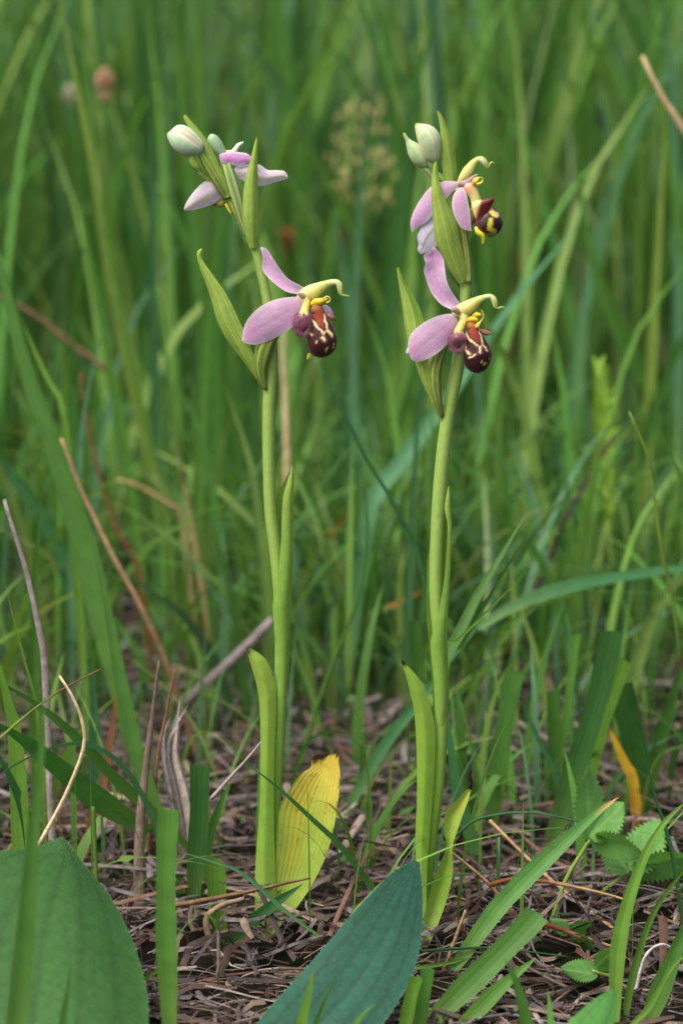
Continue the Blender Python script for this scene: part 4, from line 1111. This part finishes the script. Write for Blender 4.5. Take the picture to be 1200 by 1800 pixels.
blade('short upright cut blade behind the stem leaf of the right orchid', [(738, 1240), (732, 1180), (727, 1090)], 26, 'mid', Y0=.14, cut=True)
blade('fine forked pale blade between the orchids in the litter', [(650, 1420), (645, 1340), (632, 1270), (615, 1220)], 7, 'lime', Y0=.03)
blade('fine arched blade over the withering leaf tip', [(510, 1400), (530, 1320), (570, 1288), (620, 1300), (650, 1340)], 7, 'mid', Y0=.04)
blade('thin blade crossing in front of the withering leaf', [(660, 1570), (600, 1490), (548, 1440), (500, 1395), (460, 1362), (424, 1336)], 13, 'dark', Y0=-.02, Y1=-.025)
# ---- left foreground
blade('tall blurred blade before the pale ribbed leaf', [(20, 1860), (30, 1800), (45, 1650), (62, 1440), (74, 1300), (80, 1200)], 40, 'mid', Y0=-.17, Y1=-.16, yaw=.1)
blade('upright blurred blade between the two ribbed leaves', [(300, 1860), (298, 1800), (293, 1650), (292, 1540), (297, 1422)], 37, 'bright', Y0=-.125, Y1=-.115, cut=True, yaw=.1)
blade('broad dark blade lying across the litter near the pale ribbed leaf', [(262, 1462), (240, 1448), (175, 1405), (100, 1345), (50, 1305), (-20, 1262)], 46, S(58, 112, 50), Y0=.02, Y1=-.02, yaw=.25)
blade('narrower blade running above the broad dark lying blade', [(332, 1490), (270, 1430), (200, 1365), (150, 1310), (100, 1265), (50, 1228), (-15, 1190)], 24, 'mid', Y0=.03, Y1=0, yaw=.2)
blade('bluish thin blade arched like a bow above the pale ribbed leaf', [(282, 1540), (278, 1465), (250, 1395), (200, 1330), (140, 1306), (75, 1320), (0, 1360), (-40, 1385)], 12, 'teal', Y0=-.01, Y1=-.05, yaw=.5)
stalk('cream dead stalk bent over the bowed thin blade', [(66, 1500), (75, 1475), (115, 1400), (147, 1318), (146, 1270), (128, 1225), (105, 1188)], 10, 'cream', Y0=-.045, col2='cream')
stalk('thin tan straw slanting across the broad dark lying blade', [(-20, 1312), (0, 1298), (50, 1255), (110, 1212), (178, 1176)], 6, 'olive', Y0=-.03, col2='brown')
blade('dark green cut blade left of the withering leaf', [(338, 1600), (344, 1530), (350, 1450), (352, 1346)], 35, 'dark', Y0=0.005, cut=True, yaw=.1)
blade('lighter leaning blade beside the dark green cut blade', [(345, 1600), (355, 1530), (375, 1450), (405, 1370)], 24, 'mid', Y0=.01)
stalk('stout speckled dead stalk beside the dark green cut blade', [(246, 1625), (246, 1540), (247, 1450), (260, 1330), (270, 1250), (280, 1162)], 25, S(132, 116, 102), Y0=.01, col2=S(110, 96, 86), w2=.2)
stalk('slim dead stalk right behind the stout speckled stalk', [(268, 1420), (280, 1320), (294, 1250), (309, 1172)], 9, 'brown', Y0=.04, w2=.5)
t = thing('dead_grass_bundle', 'frayed grey-white bundle of dead grass behind the dead stalks', 'dead grass', Vector((P(325, 1480, .05).x, .05, 0)))
for k in range(13):
    dx = random.gauss(0, 9); e = random.gauss(0, 14)
    q, _, _ = path3([(328 + dx * .7, 1500), (320 + dx, 1440), (312 + dx, 1390), (298 + dx * .9, 1330), (302 + dx * .8 + e * .3, 1290), (320 + e, 1215 + abs(e) * 2.2)], .045 + random.uniform(-.006, .012))
    c = mul(random.choice([S(184, 178, 184), S(160, 152, 158), S(140, 130, 132), S(172, 160, 150)]), random.uniform(.6, 1.0))
    mk('fibre', *strip3(q, random.uniform(.0012, .0032), mul(c, .8), c, yaw=random.uniform(-.6, .6), nseg=14, taper=1.6), M_STRAW, t)
stalk('thick grey weathered stick lying toward the left stem', [(320, 1240), (345, 1218), (410, 1160), (482, 1088)], 23, S(112, 104, 102), Y0=.22, col2=S(128, 122, 122), w2=.7, name='dry_stick')
stalk('brown pointed straw lying across the foot of the left orchid', [(300, 1592), (330, 1588), (425, 1570), (500, 1553), (546, 1543)], 12, 'brown', Y0=-.04, Y1=-.035, w2=.3)
blade('bluish dark blade leaning across the withering leaf foot', [(386, 1680), (410, 1655), (450, 1615), (495, 1580), (534, 1553)], 30, 'deep', Y0=-.025, Y1=-.025)
blade('pale green stub beside the foot of the left orchid', [(384, 1665), (382, 1600), (380, 1550), (378, 1508)], 34, 'lime', Y0=-.01, cut=True)
stalk('curled papery straw hanging before the pale green stub', [(396, 1735), (382, 1690), (366, 1640), (365, 1612), (390, 1592), (430, 1580)], 15, S(136, 118, 98), Y0=-.03, name='curled_straw', w2=.6)
blade('thin pale blade crossing low before the left orchid', [(560, 1645), (500, 1600), (425, 1535), (360, 1510), (310, 1496)], 8, 'teal', Y0=-.045, Y1=-.045)
stalk('thin cut green stem standing above the pale ribbed leaf', [(171, 1560), (170, 1540), (167, 1470), (164, 1418)], 8, 'lime', Y0=-.005, name='grass_stalk', cat='grass stalk', w2=.9)
stalk('grey splinter leaning toward the left stem leaf', [(372, 1404), (400, 1372), (440, 1328), (472, 1288)], 8, 'grey', Y0=0.0, w2=.4)
blade('salmon dead blade standing behind the broad dark lying blade', [(146, 1510), (160, 1450), (182, 1360), (196, 1280), (207, 1212)], 22, DRY['salmon'], Y0=.055, name='dead_leaf', cat='dead leaf', base=DRY['salmon'])
blade('pale bluish blade tip behind the narrower lying blade', [(168, 1340), (166, 1290), (164, 1230), (166, 1176)], 36, 'teal', Y0=.07)
blade('slim blade resting across the pale ribbed leaf', [(284, 1700), (240, 1730), (200, 1755), (160, 1782), (118, 1812)], 12, 'bright', Y0=-.085, Y1=-.11)
blade('small blurred tip rising before the pale ribbed leaf', [(108, 1840), (112, 1790), (120, 1740), (126, 1690)], 18, 'mid', Y0=-.15)
blade('bright spike rising before the dark ribbed leaf', [(525, 1850), (532, 1795), (542, 1750), (551, 1704)], 28, 'lime', Y0=-.135, tip=S(150, 120, 70), ctip_at=.95)
blade('thin spike beside the bright spike before the dark ribbed leaf', [(540, 1850), (556, 1795), (574, 1752), (592, 1718)], 13, 'lime', Y0=-.13)
blade('low spike rising at the edge of the dark ribbed leaf', [(600, 1850), (625, 1800), (645, 1775), (662, 1762)], 16, 'lime', Y0=-.14)
blade('upright soft green leaf at the tuft edge under the thin lime blade', [(30, 1310), (20, 1250), (5, 1190), (-10, 1130)], 40, 'lime', Y0=.0)
blade('dark lower blade between the lying blade and the pale ribbed leaf', [(60, 1500), (45, 1430), (20, 1370), (-10, 1310)], 30, 'deep', Y0=.0)
# long curving pieces of straw and wire-like stems in the right litter
stalk('long thin buff straw running through the right litter', [(1230, 1760), (1140, 1680), (1060, 1620), (960, 1540), (860, 1442)], 8, 'tan', Y0=-.02, Y1=.02, w2=.8)
stalk('rusty curved straw crossing behind the long brown-tipped blade', [(860, 1556), (900, 1546), (960, 1550), (1040, 1566), (1100, 1582)], 10, 'red', Y0=-.015, Y1=-.02, col2='tan')
stalk('second rusty straw lying lower toward the grooved blade', [(940, 1618), (980, 1632), (1030, 1650), (1080, 1666)], 12, 'red', Y0=-.035, col2='tan')
stalk('salmon straw slanting under the long brown-tipped blade', [(748, 1790), (775, 1720), (800, 1650), (818, 1600)], 10, 'salmon', Y0=-.045, col2='tan')
stalk('buff straw slanting from the right orchid foot', [(920, 1625), (890, 1590), (850, 1545), (790, 1495)], 9, 'salmon', Y0=-.005, col2='tan')
stalk('dark wire-like stem lying between the two orchids', [(580, 1470), (640, 1478), (690, 1488), (740, 1492)], 5, 'purple', Y0=.02)
stalk('thin dark green stem lying under the hairy cut blade', [(740, 1672), (840, 1666), (920, 1672), (1000, 1682)], 6, 'deep', Y0=-.05, name='grass_stalk', cat='grass stalk')
stalk('grey curl of dead stem before the broad bright blade', [(1130, 1690), (1145, 1668), (1165, 1660), (1180, 1670), (1172, 1690)], 7, 'white', Y0=-.06, name='dry_stick')

# ---- loose dry straws, look-alikes lying about in the litter
SNAMES = ['grey', 'tan', 'light brown', 'dark brown', 'ash-grey', 'cream', 'reddish brown', 'smoky grey']
for i in range(120):
    Y = random.uniform(-.035, .5)
    X = random.uniform(-1, 1) * (0.02 + 0.13 * (Y + 0.85) / .85)
    n = Vector((X, Y, 0))
    si = random.randrange(8)
    c = mul(STRAWS[si], random.uniform(.75, 1.0))
    ln = random.uniform(.03, .085)
    m = straw_strip((X, Y, random.uniform(.008, .016)), random.uniform(0, 6.28), ln, random.uniform(.0009, .0026), random.gauss(0, .16), c, bend=.35, nseg=7)
    o = mk('loose_straw', *m, M_STRAW, None, n)
    tag(o, ('long' if ln > .058 else 'short') + ' loose ' + SNAMES[si] + ' straw lying on top of the matted litter', 'straw', ('long ' if ln > .058 else 'short ') + SNAMES[si] + ' straws on the litter')

# ------------------------------------------------------------------ broad ribbed leaves
def broad_col(c, vein, tipc=None):
    def f(u, v):
        k = 0
        for q in (.14, .32, .5, .68, .86):
            k = max(k, math.exp(-((u - q - .012 * math.sin(v * 5 + q * 9)) / .02) ** 2))
        cc = mul(c, 1 + .10 * math.sin(u * 11 + v * 4))
        return mix(mix(cc, vein, .5 * k), mul(c, 1.5), .5 * smooth(.94, 1, abs(2 * u - 1)))
    return f
def ribbed(label, L, R, YL, c, vein, bulge, fold, hair, nv=50, nu=61):
    n = len(L)
    l3 = [P(x, y, YL[0] + (YL[1] - YL[0]) * i / (n - 1)) for i, (x, y) in enumerate(L)]
    r3 = [P(x, y, YL[0] + (YL[1] - YL[0]) * i / (n - 1)) for i, (x, y) in enumerate(R)]
    for q in (l3[0], r3[0]):
        q.z = max(q.z, -.002)
    m = sheet(l3, r3, broad_col(c, vein), nu=nu, nv=nv, bulge=bulge, fold=fold, ripple=.015)
    # ribs stand a little proud and the panels between them swell
    root = Vector((l3[0].x, l3[0].y, 0))
    o = mk('ribbed_leaf', *m, M_BROAD, None, root)
    tag(o, label, 'leaf')
    if hair:
        edge_hairs(o, m[0], nu, hair, .0009)
        fz = []
        for k in range(hair * 2):
            j, i = random.randrange(2, nv - 2), random.randrange(2, nu - 2)
            p = Vector(m[0][j * nu + i]).lerp(Vector(m[0][(j + 1) * nu + i + 1]), random.random()).lerp(Vector(m[0][(j + 1) * nu + i]), random.random() * .5)
            nn = (Vector(m[0][j * nu + i + 1]) - Vector(m[0][j * nu + i])).cross(Vector(m[0][(j + 1) * nu + i]) - Vector(m[0][j * nu + i])).normalized()
            if nn.dot(CAM - p) < 0: nn = -nn
            q = p + (nn + Vector((random.gauss(0, .5), 0, random.gauss(0, .5)))).normalized() * .0006
            fz.append(([p - Vector((4e-5, 0, 0)), p + Vector((4e-5, 0, 0)), q], [(0, 1, 2)], [S(150, 176, 150)] * 3, [(0, 0), (1, 0), (.5, 1)]))
        mk('surface_hairs', *merge(fz), M_HAIR, o)['kind'] = 'stuff'
    return o
ribbed('dark blue-green ribbed leaf with a finely hairy edge before the right orchid',
       [(440, 1910), (412, 1862), (438, 1818), (480, 1765), (530, 1710), (580, 1652), (638, 1585), (688, 1535), (728, 1512)],
       [(470, 1915), (545, 1895), (618, 1850), (672, 1800), (706, 1750), (729, 1700), (741, 1640), (743, 1572), (737, 1516)],
       (-.125, -.055), S(44, 88, 72), S(34, 62, 40), .05, -.05, 520)
ribbed('broad pale green ribbed leaf with blunt tip before the lying blades',
       [(20, 1990), (-90, 1900), (-140, 1790), (-130, 1660), (-80, 1560), (-20, 1500), (40, 1491), (76, 1484), (106, 1471)],
       [(90, 1990), (190, 1940), (250, 1860), (262, 1780), (250, 1700), (225, 1632), (190, 1575), (150, 1522), (112, 1471)],
       (-.15, -.05), S(58, 100, 50), S(42, 74, 34), .10, -.03, 420)
ribbed('small dark smooth leaf tip beside the grooved arching blade',
       [(900, 1900), (930, 1860), (975, 1820), (1015, 1780), (1050, 1752), (1076, 1738)],
       [(960, 1910), (1020, 1880), (1060, 1840), (1078, 1800), (1083, 1765), (1080, 1740)],
       (-.15, -.12), S(70, 124, 58), S(84, 138, 70), .08, -.03, 0, nv=30, nu=31)

# ------------------------------------------------------------------ plants with toothed leaves
def leaflet(fr_Y, base, tip, w, c, par, side=0.0, fold=.15, name='leaflet', teeth=True):
    bx, by, bd = base; tx, ty, td = tip
    dx, dy = tx - bx, ty - by
    ln = math.hypot(dx, dy)
    nx, ny = -dy / ln, dx / ln
    L, R = [], []
    for i in range(9):
        t = i / 8
        hw = w / 2 * (math.sin(math.pi * min(1, (t * .93 + .07)) ** .85) ** .75)
        if i == 8: hw = w * .02
        x, y, d = bx + dx * t, by + dy * t, bd + (td - bd) * t
        L.append(P(x + nx * hw, y + ny * hw, fr_Y + (d + side) * 1e-3))
        R.append(P(x - nx * hw, y - ny * hw, fr_Y + (d - side) * 1e-3))
    def col(u, v):
        k = math.exp(-((u - .5) / .05) ** 2) + .6 * max(0, math.cos((v * 9 - abs(u - .5) * 7) * math.pi)) ** 6
        return mix(c, S(140, 178, 104), min(.6, .5 * k))
    m = sheet(L, R, col, nu=15, nv=30, bulge=.05, fold=-fold, tooth=1 if teeth else 0)
    return mk(name, *m, M_TOOTH, par)
def toothed_plant(label, stems, leaflets, Y):
    r = P(stems[0][0][0], stems[0][0][1], Y); r.z = 0
    t = thing('toothed_leaf_plant', label, 'plant', r)
    for st in stems:
        rod = [tuple(P(x, y, Y + d * 1e-3)) + (w * mpp(Y) / 2,) for x, y, w, d in st]
        mk('stem', *tube(rod, lambda u, v: S(128, 158, 72), ns=8, nv=20), M_STEM, t)
    for (b, tp, w, c, sd, fd) in leaflets:
        leaflet(Y, b, tp, w, c, t, sd, fd)
    return t
TL = S(96, 148, 76)
toothed_plant('plant with fresh toothed leaflets behind the grooved arching blade',
    [[(952, 1665, 8, 0), (975, 1600, 8, 0), (997, 1540, 8, 0), (1036, 1476, 7, 0)]],
    [((1036, 1476, 0), (1034, 1345, 6), 52, TL, 5, .1), ((1036, 1472, 0), (1095, 1410, 10), 62, mul(TL, .95), -3, .1), ((1040, 1474, 0), (1132, 1508, -10), 46, mul(TL, 1.1), 4, .25)], .0)
toothed_plant('second toothed plant, its leaves half hidden by the grooved blade',
    [[(1010, 1620, 8, 0), (1050, 1575, 8, 0), (1105, 1532, 7, 0)]],
    [((1105, 1532, 0), (1062, 1472, 8), 60, mul(TL, .7), 4, .1), ((1108, 1530, 0), (1160, 1440, 12), 72, mul(TL, 1.0), -4, .1), ((1110, 1532, 0), (1225, 1510, -6), 52, TL, 4, .2)], .015)
toothed_plant('low toothed seedling under the rusty straws',
    [[(1030, 1660, 6, 0), (1010, 1650, 6, 0), (1000, 1640, 5, 0)]],
    [((1000, 1640, 0), (966, 1615, 4), 26, mul(TL, .9), 6, .1), ((1002, 1640, 0), (1040, 1622, 6), 28, mul(TL, .7), 6, .1), ((1004, 1645, 0), (1046, 1674, -4), 26, mul(TL, .75), 6, .1)], -.03)
toothed_plant('low toothed leaf lying in the litter below the seedling',
    [[(1090, 1720, 6, 0), (1060, 1712, 6, 0), (1040, 1706, 5, 0)]],
    [((1050, 1710, 0), (985, 1700, 0), 40, mul(TL, .7), 8, .1), ((1050, 1702, 0), (1085, 1668, 6), 40, mul(TL, .75), 6, .1)], -.06)

# ------------------------------------------------------------------ seed heads, flowering grass, fern frond
def seed_head(label, x, y, w, h, Y, c, stalk_pts, sc):
    pts = [(q[0], q[1]) for q in stalk_pts]
    r = P(pts[0][0], pts[0][1], Y); r.z = 0
    t = thing('seed_head', label, 'seed head', r)
    rod = [tuple(P(a, b, Y)) + (5 * mpp(Y) / 2 * (1.2 - .4 * i / len(pts)),) for i, (a, b) in enumerate([(pts[0][0], pts[0][1])] + pts[1:])]
    g = rod[0]
    rod[0] = (r.x, r.y, 0.0, g[3])
    mk('stem', *tube(rod, lambda u, v: sc, ns=7, nv=24), M_GRASS, t)
    parts = []
    cen = P(x, y, Y)
    rx, rz = w * mpp(Y) / 2, h * mpp(Y) / 2
    for k in range(90):
        a = random.uniform(0, 6.283); e = math.asin(random.uniform(-1, 1))
        d = Vector((math.cos(a) * math.cos(e), math.sin(a) * math.cos(e), math.sin(e)))
        p = cen + Vector((d.x * rx * .6, d.y * rx * .6, d.z * rz * .75))
        q = cen + Vector((d.x * rx, d.y * rx, d.z * rz + rz * .25))
        rr = rx * .18
        parts.append(tube([tuple(p) + (rr * .5,), tuple((p + q) / 2) + (rr,), tuple(q) + (rr * .2,)], (lambda cc: (lambda u, v: cc))(mul(c, random.uniform(.6, 1.2))), ns=5, nv=4))
    mk('spike', *merge(parts), M_SEED, t)
    return t
seed_head('brown oval seed head on a thin stalk beside the tall bright blades', 185, 155, 34, 60, .55, S(176, 142, 116), [(200, 900), (192, 600), (187, 380), (185, 190)], GR['mid'])
seed_head('small whitish seed head next to the brown oval seed head', 124, 170, 26, 34, .7, S(196, 192, 168), [(150, 820), (140, 560), (130, 340), (125, 185)], GR['mid'])
seed_head('pale buff seed head standing farthest off beyond the upper flower', 890, 76, 46, 56, 1.1, S(176, 160, 112), [(905, 700), (900, 440), (893, 230), (890, 100)], GR['mid'])
seed_head('rust-brown seed head behind the pink upper sepal', 505, 424, 44, 44, .75, S(134, 92, 56), [(520, 820), (514, 650), (508, 520), (505, 440)], GR['mid'])
seed_head('buff seed head beside the rust-brown one between the orchids', 600, 418, 38, 40, .8, S(150, 122, 88), [(590, 800), (594, 640), (598, 520), (600, 432)], GR['mid'])
seed_head('dark purple seed head beyond the upper lip', 931, 325, 38, 36, .7, S(84, 54, 60), [(945, 820), (938, 600), (933, 440), (931, 340)], GR['mid'])
seed_head('dark violet seed head near the leaning tall blades', 1057, 215, 34, 44, .9, S(76, 64, 74), [(1075, 760), (1066, 520), (1060, 340), (1057, 230)], GR['dark'])
seed_head('orange-brown seed head over the bluish slanting blade', 915, 462, 32, 50, .72, S(150, 102, 64), [(880, 860), (888, 720), (900, 580), (912, 480)], GR['olive'])

def panicle(label, x0, y0, x1, y1, Y, spread, n, c):
    r = P(x0, y0, Y); r.z = 0
    t = thing('flowering_grass', label, 'flowering grass', r)
    pts = [(x0, y0), ((2 * x0 + x1) / 3, (2 * y0 + y1) / 3), ((x0 + 2 * x1) / 3, (y0 + 2 * y1) / 3), (x1, y1)]
    rod = [tuple(P(a, b, Y)) + (4 * mpp(Y) / 2,) for a, b in pts]
    rod[0] = (r.x, r.y, 0.0, rod[0][3])
    mk('stem', *tube(rod, lambda u, v: S(140, 156, 92), ns=6, nv=24), M_GRASS, t)
    for k in range(n):
        f = k / n
        px, py = x1 + (x0 - x1) * .0, y1 + 200 * f
        px = x1 + (x0 - x1) * (py - y1) / (y0 - y1)
        s = (1 if k % 2 else -1) * spread * (.35 + .65 * f) * random.uniform(.6, 1.1)
        a = P(px, py, Y); b = P(px + s, py - abs(s) * random.uniform(.1, .8), Y + random.uniform(-.02, .02))
        br = mk('branchlet', *tube([tuple(a) + (.0004,), tuple(a.lerp(b, .5) + Vector((0, 0, .003))) + (.0003,), tuple(b) + (.0002,)], lambda u, v: S(160, 150, 100), ns=5, nv=6), M_SEED, t)
        sp = []
        for q in range(7):
            p = a.lerp(b, random.uniform(.45, 1.05)) + Vector((random.gauss(0, .003), random.gauss(0, .003), random.gauss(0, .003)))
            e = p + Vector((random.gauss(0, .0015), 0, .0045))
            sp.append(tube([tuple(p) + (.0003,), tuple(p.lerp(e, .5)) + (.0009,), tuple(e) + (.0002,)], (lambda cc: (lambda u, v: cc))(mul(c, random.uniform(.75, 1.2))), ns=5, nv=4))
        mk('spikelets', *merge(sp), M_SEED, br)['kind'] = 'stuff'
    return t
panicle('feathery buff flowering grass between the two orchids', 615, 700, 640, 195, .6, 66, 12, S(176, 170, 116))
panicle('sparse rusty flowering grass top beyond the hooded flower', 420, 620, 385, 60, 1.0, 40, 9, S(140, 104, 80))

def fern(label, pts, Y, w, c):
    r = P(pts[0][0], pts[0][1], Y); r.z = 0
    t = thing('fern_frond', label, 'fern', r)
    q = catmull([tuple(P(a, b, Y)) for a, b in pts], 26)
    rod = [q[0] + (.0008,)] + [tuple(p) + (.0007,) for p in q[1:]]
    mk('stem', *tube(rod, lambda u, v: S(140, 160, 80), ns=6, nv=26), M_STEM, t)
    for j in range(5, 26):
        k = 1 - abs(j - 17) / 14
        for s in (-1, 1):
            p = Vector(q[j])
            e = p + Vector((s * w * mpp(Y) / 2 * k, random.uniform(-.008, .004), .004 + .004 * k))
            m = strip3([p, p.lerp(e, .5) + Vector((0, 0, .001)), e], .0026, c, c, nseg=6, yaw=.3, taper=1.6, base_w=.8)
            mk('leaflet', *m, M_FIELD, t)
    return t
fern('small bright yellow-green fern-like frond behind the purple stalk', [(1075, 1000), (1068, 900), (1062, 780), (1056, 700), (1052, 648)], .32, 62, S(132, 172, 60))

# ------------------------------------------------------------------ slim look-alike blades loose in the sward
NAMES7 = ['moss-green', 'deep green', 'light green', 'cool green', 'fresh green', 'yellow-green', 'bluish green']
for i in range(150):
    Y = random.uniform(.22, 1.0)
    X = random.uniform(-1, 1) * .135 * (Y + .85) / .85
    h = random.uniform(.10, .34) * (.6 if Y < .4 else 1)
    az = random.uniform(0, 6.28); ln = random.uniform(.05, .5) * h
    p0 = Vector((X, Y, 0)); p3 = p0 + Vector((math.cos(az) * ln, math.sin(az) * ln, h))
    p1 = p0 + Vector((math.cos(az) * ln * .12, math.sin(az) * ln * .12, h * .4))
    p2 = p0 + Vector((math.cos(az) * ln * .45, math.sin(az) * ln * .45, h * .78))
    ci = random.randrange(7)
    c = mul(tuple(GREENS[ci]), random.uniform(.95, 1.1))
    o = mk('grass_shoot', *strip3([p0, p1, p2, p3], random.uniform(.003, .007), mul(c, .85), c, yaw=random.uniform(-.9, .9), nseg=10), M_GRASS, None, p0)
    tag(o, ('tall' if h > .2 else 'short') + ' slim ' + NAMES7[ci] + ' blade standing loose in the blurred sward behind the orchids', 'grass blade', ('tall ' if h > .2 else 'short ') + NAMES7[ci] + ' blades in the sward')

for o in scene.objects:
    if '_b' in o:
        del o['_b']
